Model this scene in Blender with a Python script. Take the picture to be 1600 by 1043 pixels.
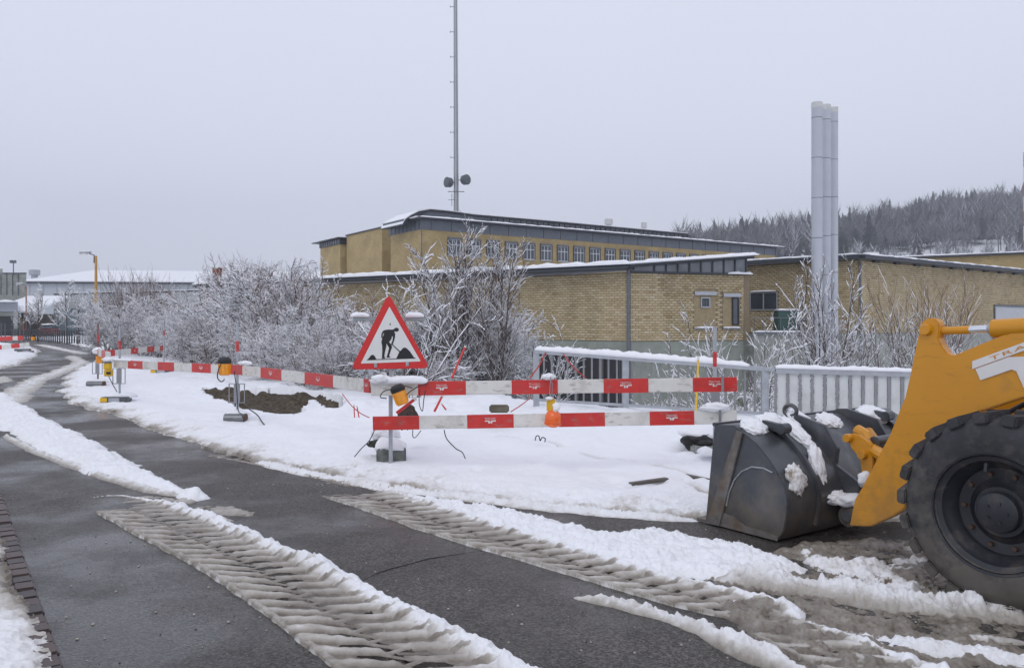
import bpy, bmesh, math, random
import numpy as np
from mathutils import Vector, noise as mnoise
random.seed(7); RNG = np.random.default_rng(11)
scene = bpy.context.scene
COL = scene.collection
for o in list(bpy.data.objects): bpy.data.objects.remove(o)

# ------------------------------------------------------------------ camera, world, sun, exposure
F0, HX, HY, EYE = 1250.0, 800.0, 505.0, 1.75
cam = bpy.data.cameras.new('camera'); camo = bpy.data.objects.new('camera', cam); COL.objects.link(camo)
camo.location = (0, 0, EYE); camo.rotation_euler = (math.radians(90), 0, 0)
cam.sensor_width = 36; cam.lens = F0/1600*36; cam.shift_y = -(521.5-HY)/1600
cam.clip_start = .1; cam.clip_end = 6000
scene.camera = camo

SUN_EL, SUN_ROT = 52, 200
w = bpy.data.worlds.new('World'); scene.world = w; w.use_nodes = True
nt = w.node_tree; nt.nodes.clear()
out = nt.nodes.new('ShaderNodeOutputWorld'); bg = nt.nodes.new('ShaderNodeBackground'); bg.inputs['Strength'].default_value = .1
sky = nt.nodes.new('ShaderNodeTexSky'); sky.sky_type = 'NISHITA'; sky.sun_disc = False
sky.sun_elevation = math.radians(SUN_EL); sky.sun_rotation = math.radians(SUN_ROT); sky.dust_density = 6; sky.air_density = 1
tc = nt.nodes.new('ShaderNodeTexCoord'); sep = nt.nodes.new('ShaderNodeSeparateXYZ'); nt.links.new(tc.outputs['Generated'], sep.inputs[0])
ramp = nt.nodes.new('ShaderNodeValToRGB'); nt.links.new(sep.outputs['Z'], ramp.inputs[0])
cr = ramp.color_ramp; cr.elements[0].position = 0; cr.elements[0].color = (.675, .712, .83, 1)
cr.elements[1].position = 1; cr.elements[1].color = (.62, .65, .78, 1)
e = cr.elements.new(.15); e.color = (.695, .733, .855, 1)
e = cr.elements.new(.6); e.color = (.65, .68, .79, 1)
sc = nt.nodes.new('ShaderNodeVectorMath'); sc.operation = 'SCALE'; sc.inputs['Scale'].default_value = 12.1
nt.links.new(ramp.outputs[0], sc.inputs[0])
nz = nt.nodes.new('ShaderNodeTexNoise'); nz.inputs['Scale'].default_value = 1.6; nz.inputs['Detail'].default_value = 3
nt.links.new(tc.outputs['Generated'], nz.inputs['Vector'])
mr = nt.nodes.new('ShaderNodeMapRange'); mr.inputs[3].default_value = .97; mr.inputs[4].default_value = 1.03
nt.links.new(nz.outputs[0], mr.inputs[0])
sc2 = nt.nodes.new('ShaderNodeVectorMath'); sc2.operation = 'SCALE'; nt.links.new(sc.outputs[0], sc2.inputs[0]); nt.links.new(mr.outputs[0], sc2.inputs['Scale'])
mx = nt.nodes.new('ShaderNodeMix'); mx.data_type = 'RGBA'; mx.inputs[0].default_value = .95
nt.links.new(sky.outputs[0], mx.inputs[6]); nt.links.new(sc2.outputs[0], mx.inputs[7])
nt.links.new(mx.outputs[2], bg.inputs[0]); nt.links.new(bg.outputs[0], out.inputs[0])
sl = bpy.data.lights.new('sun', 'SUN'); sl.energy = .5; sl.angle = math.radians(25); sl.color = (1, .97, .93)
so = bpy.data.objects.new('sun', sl); COL.objects.link(so)
so.rotation_euler = (math.radians(90-SUN_EL), 0, math.radians(180-SUN_ROT))
scene.view_settings.view_transform = 'Standard'; scene.view_settings.look = 'None'
scene.view_settings.exposure = 0; scene.view_settings.gamma = 1; scene.view_settings.use_curve_mapping = False

# ------------------------------------------------------------------ helpers
def gp(px, py, z=0.0):
    Y = (EYE-z)*F0/(py-HY); return ((px-HX)/F0*Y, Y)
def P(px, py, Y): return Vector(((px-HX)/F0*Y, Y, EYE-(py-HY)/F0*Y))

def _hash(ix, iy, seed):
    n = (ix.astype(np.int64)*374761393 + iy.astype(np.int64)*668265263 + seed*974711) & 0xffffffff
    n = ((n ^ (n >> 13))*1274126177) & 0xffffffff
    return ((n ^ (n >> 16)) & 0xffff)/65535.0
def vnoise(x, y, seed=0):
    x = np.asarray(x, float); y = np.asarray(y, float)
    ix = np.floor(x); iy = np.floor(y); fx = x-ix; fy = y-iy
    fx = fx*fx*(3-2*fx); fy = fy*fy*(3-2*fy)
    a = _hash(ix, iy, seed); b = _hash(ix+1, iy, seed); c = _hash(ix, iy+1, seed); d = _hash(ix+1, iy+1, seed)
    return (a*(1-fx)+b*fx)*(1-fy)+(c*(1-fx)+d*fx)*fy
def fbm(x, y, s, octv=4, seed=0, gain=.5):
    v = 0; a = 1; t = 0
    for i in range(octv):
        v = v+a*vnoise(x/s+17.3*i, y/s-9.1*i, seed+i); t += a; a *= gain; s *= .5
    return v/t*2-1
def sstep(a, b, x):
    t = np.clip((x-a)/(b-a), 0, 1); return t*t*(3-2*t)

MATS = {}
def mat(name, color, rough=.7, metal=0, var=.12, scale=6, bump=.15, bscale=40, col2=None, c2scale=2, c2lo=.5, c2hi=.7, spec=.5, bdist=.01, coat=0, emis=None, zd=None, st=None):
    if name in MATS: return MATS[name]
    m = bpy.data.materials.new(name); m.use_nodes = True; t = m.node_tree; N = t.nodes; Lk = t.links
    b = N['Principled BSDF']; b.inputs['Roughness'].default_value = rough; b.inputs['Metallic'].default_value = metal
    b.inputs['Specular IOR Level'].default_value = spec
    if coat: b.inputs['Coat Weight'].default_value = coat; b.inputs['Coat Roughness'].default_value = .25
    tcn = N.new('ShaderNodeTexCoord')
    n1 = N.new('ShaderNodeTexNoise'); n1.inputs['Scale'].default_value = scale; n1.inputs['Detail'].default_value = 6
    Lk.new(tcn.outputs['Object'], n1.inputs['Vector'])
    h = N.new('ShaderNodeMapRange'); h.inputs[1].default_value = .25; h.inputs[2].default_value = .75
    h.inputs[3].default_value = 1-var; h.inputs[4].default_value = 1+var; Lk.new(n1.outputs[0], h.inputs[0])
    base = N.new('ShaderNodeRGB'); base.outputs[0].default_value = (*color, 1)
    src = base.outputs[0]
    if col2 is not None:
        n2 = N.new('ShaderNodeTexNoise'); n2.inputs['Scale'].default_value = c2scale; n2.inputs['Detail'].default_value = 8; n2.inputs['Roughness'].default_value = .65
        Lk.new(tcn.outputs['Object'], n2.inputs['Vector'])
        r2 = N.new('ShaderNodeMapRange'); r2.inputs[1].default_value = c2lo; r2.inputs[2].default_value = c2hi; Lk.new(n2.outputs[0], r2.inputs[0])
        mm = N.new('ShaderNodeMix'); mm.data_type = 'RGBA'; Lk.new(r2.outputs[0], mm.inputs[0]); Lk.new(src, mm.inputs[6]); mm.inputs[7].default_value = (*col2, 1)
        src = mm.outputs[2]
    if st is not None:   # fine streaky scuffs
        mp = N.new('ShaderNodeMapping'); mp.inputs['Scale'].default_value = st[2]; Lk.new(tcn.outputs['Object'], mp.inputs[0])
        n5 = N.new('ShaderNodeTexNoise'); n5.inputs['Scale'].default_value = st[0]; n5.inputs['Detail'].default_value = 7; Lk.new(mp.outputs[0], n5.inputs['Vector'])
        r5 = N.new('ShaderNodeMapRange'); r5.inputs[1].default_value = .58; r5.inputs[2].default_value = .72; r5.inputs[4].default_value = st[3]; Lk.new(n5.outputs[0], r5.inputs[0])
        m5 = N.new('ShaderNodeMix'); m5.data_type = 'RGBA'; Lk.new(r5.outputs[0], m5.inputs[0]); Lk.new(src, m5.inputs[6]); m5.inputs[7].default_value = (*st[1], 1); src = m5.outputs[2]
    if zd is not None:   # mud spray, thickest near the ground
        sp = N.new('ShaderNodeSeparateXYZ'); Lk.new(tcn.outputs['Object'], sp.inputs[0])
        n4 = N.new('ShaderNodeTexNoise'); n4.inputs['Scale'].default_value = 7; n4.inputs['Detail'].default_value = 9; n4.inputs['Roughness'].default_value = .7; Lk.new(tcn.outputs['Object'], n4.inputs['Vector'])
        z4 = N.new('ShaderNodeMapRange'); z4.inputs[1].default_value = zd[0]; z4.inputs[2].default_value = zd[1]; z4.inputs[3].default_value = .42; z4.inputs[4].default_value = 0; Lk.new(sp.outputs['Z'], z4.inputs[0])
        a4 = N.new('ShaderNodeMath'); Lk.new(n4.outputs[0], a4.inputs[0]); Lk.new(z4.outputs[0], a4.inputs[1])
        r4 = N.new('ShaderNodeMapRange'); r4.inputs[1].default_value = .60; r4.inputs[2].default_value = .84; r4.inputs[4].default_value = zd[3]; Lk.new(a4.outputs[0], r4.inputs[0])
        m4_ = N.new('ShaderNodeMix'); m4_.data_type = 'RGBA'; Lk.new(r4.outputs[0], m4_.inputs[0]); Lk.new(src, m4_.inputs[6]); m4_.inputs[7].default_value = (*zd[2], 1); src = m4_.outputs[2]
    v = N.new('ShaderNodeVectorMath'); v.operation = 'SCALE'; Lk.new(src, v.inputs[0]); Lk.new(h.outputs[0], v.inputs['Scale'])
    Lk.new(v.outputs[0], b.inputs['Base Color'])
    if bump:
        n3 = N.new('ShaderNodeTexNoise'); n3.inputs['Scale'].default_value = bscale; n3.inputs['Detail'].default_value = 5; Lk.new(tcn.outputs['Object'], n3.inputs['Vector'])
        bp = N.new('ShaderNodeBump'); bp.inputs['Strength'].default_value = bump; bp.inputs['Distance'].default_value = bdist
        Lk.new(n3.outputs[0], bp.inputs['Height']); Lk.new(bp.outputs[0], b.inputs['Normal'])
    MATS[name] = m; return m

class MB:
    def __init__(s): s.v = []; s.f = []; s.mi = []; s.att = None; s.smooth = False
    def add(s, vs, fs, mi=0):
        n = len(s.v); s.v += [tuple(p) for p in vs]; s.f += [tuple(i+n for i in f) for f in fs]; s.mi += [mi]*len(fs); return s
    def box(s, c, size, ax=None, mi=0):
        # c centre, size along local axes, ax = (x,y,z) unit vectors
        X, Y, Z = ax if ax else (Vector((1,0,0)), Vector((0,1,0)), Vector((0,0,1)))
        c = Vector(c); hx, hy, hz = [k/2 for k in size]
        vs = [c+X*(a*hx)+Y*(b*hy)+Z*(d*hz) for a, b, d in ((-1,-1,-1),(1,-1,-1),(1,1,-1),(-1,1,-1),(-1,-1,1),(1,-1,1),(1,1,1),(-1,1,1))]
        return s.add(vs, [(0,3,2,1),(4,5,6,7),(0,1,5,4),(1,2,6,5),(2,3,7,6),(3,0,4,7)], mi)
    def bar(s, a, b, wd, hg=None, up=Vector((0,0,1)), mi=0):
        a = Vector(a); b = Vector(b); d = b-a; L = d.length; X = d/L
        Y = up.cross(X)
        if Y.length < 1e-4: Y = Vector((0,1,0)).cross(X)
        Y.normalize(); Z = X.cross(Y)
        return s.box((a+b)/2, (L, wd, hg or wd), (X, Y, Z), mi)
    def tube(s, pts, r, n=8, r2=None, cap=True, mi=0):
        pts = [Vector(p) for p in pts]; m = len(pts); k0 = len(s.v)
        prevY = None
        for i, p in enumerate(pts):
            t = (pts[min(i+1, m-1)]-pts[max(i-1, 0)]).normalized()
            if prevY is None:
                a = Vector((0,0,1)) if abs(t.z) < .9 else Vector((1,0,0))
                Yv = a.cross(t).normalized()
            else: Yv = (prevY-t*prevY.dot(t)).normalized()
            prevY = Yv; Zv = t.cross(Yv)
            rr = r if r2 is None else r+(r2-r)*i/(m-1)
            for j in range(n):
                an = 2*math.pi*j/n; q = p+Yv*(rr*math.cos(an))+Zv*(rr*math.sin(an)); s.v.append(tuple(q))
        for i in range(m-1):
            for j in range(n):
                a = k0+i*n+j; b = k0+i*n+(j+1) % n; s.f.append((a, b, b+n, a+n)); s.mi.append(mi)
        if cap:
            s.f.append(tuple(k0+j for j in range(n))[::-1]); s.mi.append(mi)
            s.f.append(tuple(k0+(m-1)*n+j for j in range(n))); s.mi.append(mi)
        return s
    def prism(s, pts, off, mi=0):
        pts = [Vector(p) for p in pts]; off = Vector(off); n = len(pts)
        vs = pts+[p+off for p in pts]
        fs = [tuple(range(n))[::-1], tuple(range(n, 2*n))]+[(i, (i+1) % n, (i+1) % n+n, i+n) for i in range(n)]
        return s.add(vs, fs, mi)
    def lathe(s, prof, c, axis, n=32, mi=0, a0=0, closed=False):
        # prof list of (r, h)
        axis = Vector(axis).normalized(); c = Vector(c)
        a = Vector((0,0,1)) if abs(axis.z) < .9 else Vector((1,0,0))
        U = a.cross(axis).normalized(); W = axis.cross(U); k0 = len(s.v); m = len(prof)
        for r, h in prof:
            for j in range(n):
                an = a0+2*math.pi*j/n; s.v.append(tuple(c+axis*h+U*(r*math.cos(an))+W*(r*math.sin(an))))
        for i in range(m-1+(1 if closed else 0)):
            i2 = (i+1) % m
            for j in range(n):
                j2 = (j+1) % n; s.f.append((k0+i*n+j, k0+i*n+j2, k0+i2*n+j2, k0+i2*n+j)); s.mi.append(mi)
        return s
    def build(s, name, m=None, parent=None, smooth=False, bevel=0, autos=False, tag_=None):
        me = bpy.data.meshes.new(name)
        off = parent_loc(parent) if parent else Vector((0,0,0))
        vs = [(p[0]-off.x, p[1]-off.y, p[2]-off.z) for p in s.v] if parent else s.v
        me.from_pydata(vs, [], s.f)
        ms = m if isinstance(m, (list, tuple)) else [m]
        for x in ms: me.materials.append(x)
        if len(ms) > 1: me.polygons.foreach_set('material_index', s.mi)
        bm = bmesh.new(); bm.from_mesh(me)
        bmesh.ops.recalc_face_normals(bm, faces=bm.faces)
        if bevel:
            ed = [e for e in bm.edges if len(e.link_faces) == 2 and e.calc_face_angle(0) > .6]
            if ed: bmesh.ops.bevel(bm, geom=ed, offset=bevel, segments=2, affect='EDGES', clamp_overlap=True)
        bm.to_mesh(me); bm.free()
        if smooth or autos:
            me.polygons.foreach_set('use_smooth', [True]*len(me.polygons))
            if autos: me.set_sharp_from_angle(angle=math.radians(35))
        uvbox(me)
        o = bpy.data.objects.new(name, me); COL.objects.link(o)
        if parent: o.parent = parent
        return o
def parent_loc(p):
    v = Vector((0,0,0))
    while p: v += p.location; p = p.parent
    return v
def uvbox(me):
    n = len(me.polygons)
    if n == 0 or n > 60000: return
    uv = me.uv_layers.new(name='uv')
    co = np.empty(len(me.vertices)*3); me.vertices.foreach_get('co', co); co = co.reshape(-1, 3)
    lv = np.empty(len(me.loops), int); me.loops.foreach_get('vertex_index', lv)
    nr = np.empty(n*3); me.polygons.foreach_get('normal', nr); nr = nr.reshape(-1, 3)
    lt = np.empty(n, int); me.polygons.foreach_get('loop_total', lt)
    fn = np.repeat(nr, lt, axis=0); c = co[lv]
    hor = np.abs(fn[:, 2]) > .9
    tl = np.sqrt(fn[:, 0]**2+fn[:, 1]**2)+1e-9
    u = (c[:, 0]*-fn[:, 1]+c[:, 1]*fn[:, 0])/tl
    U = np.where(hor, c[:, 0], u); V = np.where(hor, c[:, 1], c[:, 2])
    uv.data.foreach_set('uv', np.stack([U, V], 1).ravel())

def npmesh(name, verts, faces, m, parent=None, smooth=True, attrs=None):
    me = bpy.data.meshes.new(name); verts = np.asarray(verts, np.float32); faces = np.asarray(faces, np.int32)
    if parent: verts = verts-np.array(parent_loc(parent), np.float32)
    k = faces.shape[1]
    me.vertices.add(len(verts)); me.vertices.foreach_set('co', verts.ravel())
    me.loops.add(faces.size); me.loops.foreach_set('vertex_index', faces.ravel())
    me.polygons.add(len(faces)); me.polygons.foreach_set('loop_start', np.arange(0, faces.size, k, dtype=np.int32))
    me.polygons.foreach_set('loop_total', np.full(len(faces), k, np.int32))
    if smooth: me.polygons.foreach_set('use_smooth', np.ones(len(faces), bool))
    if attrs:
        for an, av in attrs.items():
            a = me.attributes.new(an, 'FLOAT', 'POINT'); a.data.foreach_set('value', np.asarray(av, np.float32))
    me.update(calc_edges=True); me.validate()
    me.materials.append(m)
    o = bpy.data.objects.new(name, me); COL.objects.link(o)
    if parent: o.parent = parent
    return o
def thing(name, label, cat, loc=(0,0,0), group=None):
    o = bpy.data.objects.new(name, None); COL.objects.link(o); o.location = loc
    o.empty_display_size = .2
    return tag(o, label, cat, group)
def tag(o, label=None, cat=None, group=None, kind=None):
    if label: o['label'] = label
    if cat: o['category'] = cat
    if group: o['group'] = group
    if kind: o['kind'] = kind
    return o
def copy_tree(o, parent=None):
    c = o.copy(); COL.objects.link(c); c.parent = parent
    for ch in list(o.children): copy_tree(ch, c)
    return c

# ------------------------------------------------------------------ materials
def snow_material():
    m = bpy.data.materials.new('snow_ground'); m.use_nodes = True; t = m.node_tree; N = t.nodes; Lk = t.links
    b = N['Principled BSDF']
    at = N.new('ShaderNodeAttribute'); at.attribute_name = 'dirt'
    tcn = N.new('ShaderNodeTexCoord')
    n = N.new('ShaderNodeTexNoise'); n.inputs['Scale'].default_value = 9; n.inputs['Detail'].default_value = 8; n.inputs['Roughness'].default_value = .7; Lk.new(tcn.outputs['Object'], n.inputs['Vector'])
    ad = N.new('ShaderNodeMath'); ad.operation = 'MULTIPLY_ADD'; ad.inputs[1].default_value = .7; ad.inputs[2].default_value = -.35
    Lk.new(n.outputs[0], ad.inputs[0])
    ad2 = N.new('ShaderNodeMath'); ad2.operation = 'ADD'; Lk.new(ad.outputs[0], ad2.inputs[0]); Lk.new(at.outputs['Fac'], ad2.inputs[1])
    mul = N.new('ShaderNodeMath'); mul.operation = 'MINIMUM'; mul.use_clamp = True
    Lk.new(ad2.outputs[0], mul.inputs[0])
    m4 = N.new('ShaderNodeMath'); m4.operation = 'MULTIPLY'; m4.inputs[1].default_value = 6; Lk.new(at.outputs['Fac'], m4.inputs[0]); Lk.new(m4.outputs[0], mul.inputs[1])
    r = N.new('ShaderNodeValToRGB'); Lk.new(mul.outputs[0], r.inputs[0])
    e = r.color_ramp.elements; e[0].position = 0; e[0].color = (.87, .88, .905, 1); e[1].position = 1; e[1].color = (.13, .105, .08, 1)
    for p, c in ((.25, (.80, .80, .80)), (.5, (.49, .46, .415)), (.75, (.29, .26, .22))):
        q = e.new(p); q.color = (*c, 1)
    Lk.new(r.outputs[0], b.inputs['Base Color'])
    rr = N.new('ShaderNodeMapRange'); rr.inputs[1].default_value = .1; rr.inputs[2].default_value = .8; rr.inputs[3].default_value = .75; rr.inputs[4].default_value = .28
    Lk.new(mul.outputs[0], rr.inputs[0]); Lk.new(rr.outputs[0], b.inputs['Roughness'])
    n3 = N.new('ShaderNodeTexNoise'); n3.inputs['Scale'].default_value = 70; n3.inputs['Detail'].default_value = 6; n3.inputs['Roughness'].default_value = .65; Lk.new(tcn.outputs['Object'], n3.inputs['Vector'])
    bp = N.new('ShaderNodeBump'); bp.inputs['Strength'].default_value = .45; bp.inputs['Distance'].default_value = .012
    Lk.new(n3.outputs[0], bp.inputs['Height']); Lk.new(bp.outputs[0], b.inputs['Normal'])
    b.inputs['Subsurface Weight'].default_value = 0
    return m
M_SNOWG = snow_material()
M_SNOW = mat('snow', (.87, .88, .905), .7, var=.04, bump=.35, bscale=35, bdist=.02)
M_SNOWD = mat('dirty_snow', (.80, .80, .80), .6, var=.15, bump=.5, bscale=60, col2=(.33, .27, .2), c2scale=14, c2lo=.5, c2hi=.62)
def asphalt_material():
    m = bpy.data.materials.new('wet_asphalt'); m.use_nodes = True; t = m.node_tree; N = t.nodes; Lk = t.links
    b = N['Principled BSDF']; tcn = N.new('ShaderNodeTexCoord')
    def no(s, d=5, r=.6):
        q = N.new('ShaderNodeTexNoise'); q.inputs['Scale'].default_value = s; q.inputs['Detail'].default_value = d; q.inputs['Roughness'].default_value = r
        Lk.new(tcn.outputs['Object'], q.inputs['Vector']); return q
    wet = no(.55, 5, .55); wr = N.new('ShaderNodeMapRange'); wr.inputs[1].default_value = .44; wr.inputs[2].default_value = .60; Lk.new(wet.outputs[0], wr.inputs[0])
    vo = N.new('ShaderNodeTexVoronoi'); vo.inputs['Scale'].default_value = 80; Lk.new(tcn.outputs['Object'], vo.inputs['Vector'])
    stone = N.new('ShaderNodeMapRange'); stone.inputs[1].default_value = 0; stone.inputs[2].default_value = 1; stone.inputs[3].default_value = .5; stone.inputs[4].default_value = 2.1
    sx = N.new('ShaderNodeSeparateColor'); Lk.new(vo.outputs['Color'], sx.inputs[0]); pw = N.new('ShaderNodeMath'); pw.operation = 'POWER'; pw.inputs[1].default_value = 1.6; Lk.new(sx.outputs[0], pw.inputs[0]); Lk.new(pw.outputs[0], stone.inputs[0])
    big = no(1.3, 8, .65); br = N.new('ShaderNodeMapRange'); br.inputs[1].default_value = .3; br.inputs[2].default_value = .7; br.inputs[3].default_value = .72; br.inputs[4].default_value = 1.3; Lk.new(big.outputs[0], br.inputs[0])
    mul = N.new('ShaderNodeMath'); mul.operation = 'MULTIPLY'; Lk.new(stone.outputs[0], mul.inputs[0]); Lk.new(br.outputs[0], mul.inputs[1])
    mixc = N.new('ShaderNodeMix'); mixc.data_type = 'RGBA'; mixc.inputs[6].default_value = (.066, .060, .054, 1); mixc.inputs[7].default_value = (.046, .042, .038, 1)
    Lk.new(wr.outputs[0], mixc.inputs[0])
    red = no(.9, 6, .7); rr = N.new('ShaderNodeMapRange'); rr.inputs[1].default_value = .58; rr.inputs[2].default_value = .75; Lk.new(red.outputs[0], rr.inputs[0])
    mixr = N.new('ShaderNodeMix'); mixr.data_type = 'RGBA'; Lk.new(rr.outputs[0], mixr.inputs[0]); Lk.new(mixc.outputs[2], mixr.inputs[6]); mixr.inputs[7].default_value = (.062, .048, .042, 1)
    vm = N.new('ShaderNodeVectorMath'); vm.operation = 'SCALE'; Lk.new(mixr.outputs[2], vm.inputs[0]); Lk.new(mul.outputs[0], vm.inputs['Scale'])
    Lk.new(vm.outputs[0], b.inputs['Base Color'])
    ro = N.new('ShaderNodeMapRange'); ro.inputs[3].default_value = .60; ro.inputs[4].default_value = .16; Lk.new(wr.outputs[0], ro.inputs[0]); Lk.new(ro.outputs[0], b.inputs['Roughness'])
    b.inputs['Specular IOR Level'].default_value = .42
    bp = N.new('ShaderNodeBump'); bp.inputs['Distance'].default_value = .006
    bs = N.new('ShaderNodeMapRange'); bs.inputs[3].default_value = .9; bs.inputs[4].default_value = .22; Lk.new(wr.outputs[0], bs.inputs[0]); Lk.new(bs.outputs[0], bp.inputs['Strength'])
    Lk.new(vo.outputs['Distance'], bp.inputs['Height']); Lk.new(bp.outputs[0], b.inputs['Normal'])
    return m
M_ASPH = asphalt_material()
M_SOIL = mat('soil', (.085, .066, .045), .95, var=.4, scale=14, bump=1, bscale=25, bdist=.05, col2=(.15, .125, .085), c2scale=7)
M_BARK = mat('bark', (.10, .075, .065), .9, var=.25, bump=0)
M_TWIGR = mat('red_twigs', (.15, .07, .058), .9, var=.3, bump=0)
M_STEEL = mat('galvanised_steel', (.42, .44, .47), .5, .55, var=.15, scale=8, bump=.05)
M_STEELD = mat('dark_steel', (.16, .17, .19), .5, .5, var=.2)
M_RED = mat('red_sheeting', (.58, .035, .03), .42, var=.12, scale=9, bump=.03, col2=(.36, .07, .06), c2scale=5, c2lo=.55, c2hi=.8, st=(14, (.30, .20, .17), (.6, 1, 1.6), .55))
M_WHITE = mat('white_sheeting', (.70, .69, .65), .45, var=.06, scale=10, bump=.03, col2=(.45, .42, .37), c2scale=3.5, c2lo=.50, c2hi=.75, st=(14, (.28, .24, .20), (.6, 1, 1.6), .7))
M_LOGO = mat('logo_white', (.72, .70, .68), .5, var=.05, bump=0)
M_LOGOW = mat('worn_logo_white', (.72, .68, .66), .5, var=.1, bump=0, col2=(.50, .05, .045), c2scale=30, c2lo=.48, c2hi=.62)
M_BLACK = mat('black_plastic', (.02, .02, .022), .5, var=.2, bump=.05)
M_AMBER = mat('amber_lens', (.85, .33, .015), .25, var=.12, scale=20, bump=.05, coat=.4)
M_YEL = mat('yellow_plastic', (.72, .44, .02), .4, var=.12, bump=.05)
M_ORANGE = mat('orange_lens', (.88, .14, .015), .25, var=.1, bump=.05, coat=.4)
M_CONC = mat('concrete', (.33, .34, .32), .85, var=.15, scale=4, bump=.3, bscale=30, col2=(.20, .22, .19), c2scale=1.8, c2lo=.45, c2hi=.7)
M_PLAST = mat('recycled_foot', (.10, .105, .11), .6, var=.25, bump=.3, bscale=40)
M_LOADER = mat('loader_yellow', (.62, .265, .003), .38, var=.05, scale=4, bump=.02, bscale=20, col2=(.36, .18, .035), c2scale=3.2, c2lo=.62, c2hi=.82, coat=.2, zd=(.0, 1.0, (.22, .12, .03), .5), st=(6, (.36, .15, .01), (1, 1, 5), .45))
M_RUBBER = mat('rubber', (.026, .027, .031), .62, var=.25, scale=5, bump=.25, bscale=30, col2=(.075, .070, .064), c2scale=6, c2lo=.5, c2hi=.75, zd=(0, 1.1, (.13, .115, .095), .75), st=(9, (.10, .09, .08), (1, 1, 1), .5))
M_RIM = mat('dark_rim', (.022, .024, .03), .42, var=.3, scale=6, bump=.1, col2=(.075, .062, .052), c2scale=6, c2lo=.53, c2hi=.7)
M_BUCKET = mat('bucket_steel', (.085, .090, .100), .36, .35, var=.3, scale=3, bump=.08, bscale=12, col2=(.15, .14, .125), c2scale=2.2, c2lo=.52, c2hi=.72, zd=(0, .55, (.16, .135, .105), .75), st=(5, (.24, .25, .27), (1, 1, .25), .45))
M_BUCKETW = mat('worn_bucket_steel', (.17, .16, .15), .5, .3, var=.3, scale=12, bump=.3, bscale=50, col2=(.15, .115, .085), c2scale=9, c2lo=.42, c2hi=.62)
M_CHROME = mat('chrome', (.75, .77, .8), .12, 1, var=.03, bump=0)
M_GLASS = mat('dark_glass', (.05, .06, .075), .08, 0, var=.4, scale=.8, bump=0, spec=.8)
M_WFRAME = mat('window_frame', (.72, .73, .74), .5, var=.04, bump=0)
M_FASCIA = mat('zinc_fascia', (.14, .155, .18), .5, .3, var=.12, scale=2, bump=.05)
M_FASCD = mat('dark_fascia', (.055, .06, .07), .5, .2, var=.15, bump=.05)
M_MORTAR = mat('mortar', (.22, .175, .115), .9, var=.1)
def brick_mat():
    m = bpy.data.materials.new('yellow_brick'); m.use_nodes = True; t = m.node_tree; N = t.nodes; Lk = t.links
    b = N['Principled BSDF']; b.inputs['Roughness'].default_value = .8
    a = N.new('ShaderNodeAttribute'); a.attribute_name = 'tint'
    r = N.new('ShaderNodeValToRGB'); Lk.new(a.outputs['Fac'], r.inputs[0]); e = r.color_ramp.elements
    e[0].color = (.33, .245, .125, 1); e[1].color = (.56, .48, .33, 1)
    q = e.new(.45); q.color = (.47, .38, .225, 1)
    tcn = N.new('ShaderNodeTexCoord'); n = N.new('ShaderNodeTexNoise'); n.inputs['Scale'].default_value = 1.1; n.inputs['Detail'].default_value = 8; Lk.new(tcn.outputs['Object'], n.inputs['Vector'])
    mr_ = N.new('ShaderNodeMapRange'); mr_.inputs[1].default_value = .3; mr_.inputs[2].default_value = .7; mr_.inputs[3].default_value = .86; mr_.inputs[4].default_value = 1.1; Lk.new(n.outputs[0], mr_.inputs[0])
    v = N.new('ShaderNodeVectorMath'); v.operation = 'SCALE'; Lk.new(r.outputs[0], v.inputs[0]); Lk.new(mr_.outputs[0], v.inputs['Scale']); Lk.new(v.outputs[0], b.inputs['Base Color'])
    return m
M_BRICK = brick_mat()
def far_brick():
    m = bpy.data.materials.new('far_yellow_brick'); m.use_nodes = True; t = m.node_tree; N = t.nodes; Lk = t.links
    b = N['Principled BSDF']; b.inputs['Roughness'].default_value = .85
    tcn = N.new('ShaderNodeTexCoord'); bt = N.new('ShaderNodeTexBrick'); Lk.new(tcn.outputs['UV'], bt.inputs['Vector'])
    bt.inputs['Color1'].default_value = (.48, .37, .18, 1); bt.inputs['Color2'].default_value = (.41, .30, .135, 1); bt.inputs['Mortar'].default_value = (.26, .20, .11, 1)
    bt.inputs['Scale'].default_value = 1; bt.inputs['Mortar Size'].default_value = .012; bt.inputs['Brick Width'].default_value = .28; bt.inputs['Row Height'].default_value = .11
    n = N.new('ShaderNodeTexNoise'); n.inputs['Scale'].default_value = .7; n.inputs['Detail'].default_value = 8; Lk.new(tcn.outputs['Object'], n.inputs['Vector'])
    mr_ = N.new('ShaderNodeMapRange'); mr_.inputs[1].default_value = .3; mr_.inputs[2].default_value = .7; mr_.inputs[3].default_value = .85; mr_.inputs[4].default_value = 1.1; Lk.new(n.outputs[0], mr_.inputs[0])
    v = N.new('ShaderNodeVectorMath'); v.operation = 'SCALE'; Lk.new(bt.outputs[0], v.inputs[0]); Lk.new(mr_.outputs[0], v.inputs['Scale']); Lk.new(v.outputs[0], b.inputs['Base Color'])
    return m
M_FBRICK = far_brick()

# ------------------------------------------------------------------ terrain
def bank_line(x):
    return np.where(x > .3, np.interp(x, [.3, 4.2, 8, 60], [16.2, 13.7, 12.7, 9]), 16.2+(.3-x)*1.55)
def ground_h(x, y):
    d = y-bank_line(x)
    return np.where(x > 0, -2.2*sstep(.12, 3.6, d), -2.2*sstep(.6, 7.0, d))

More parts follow.
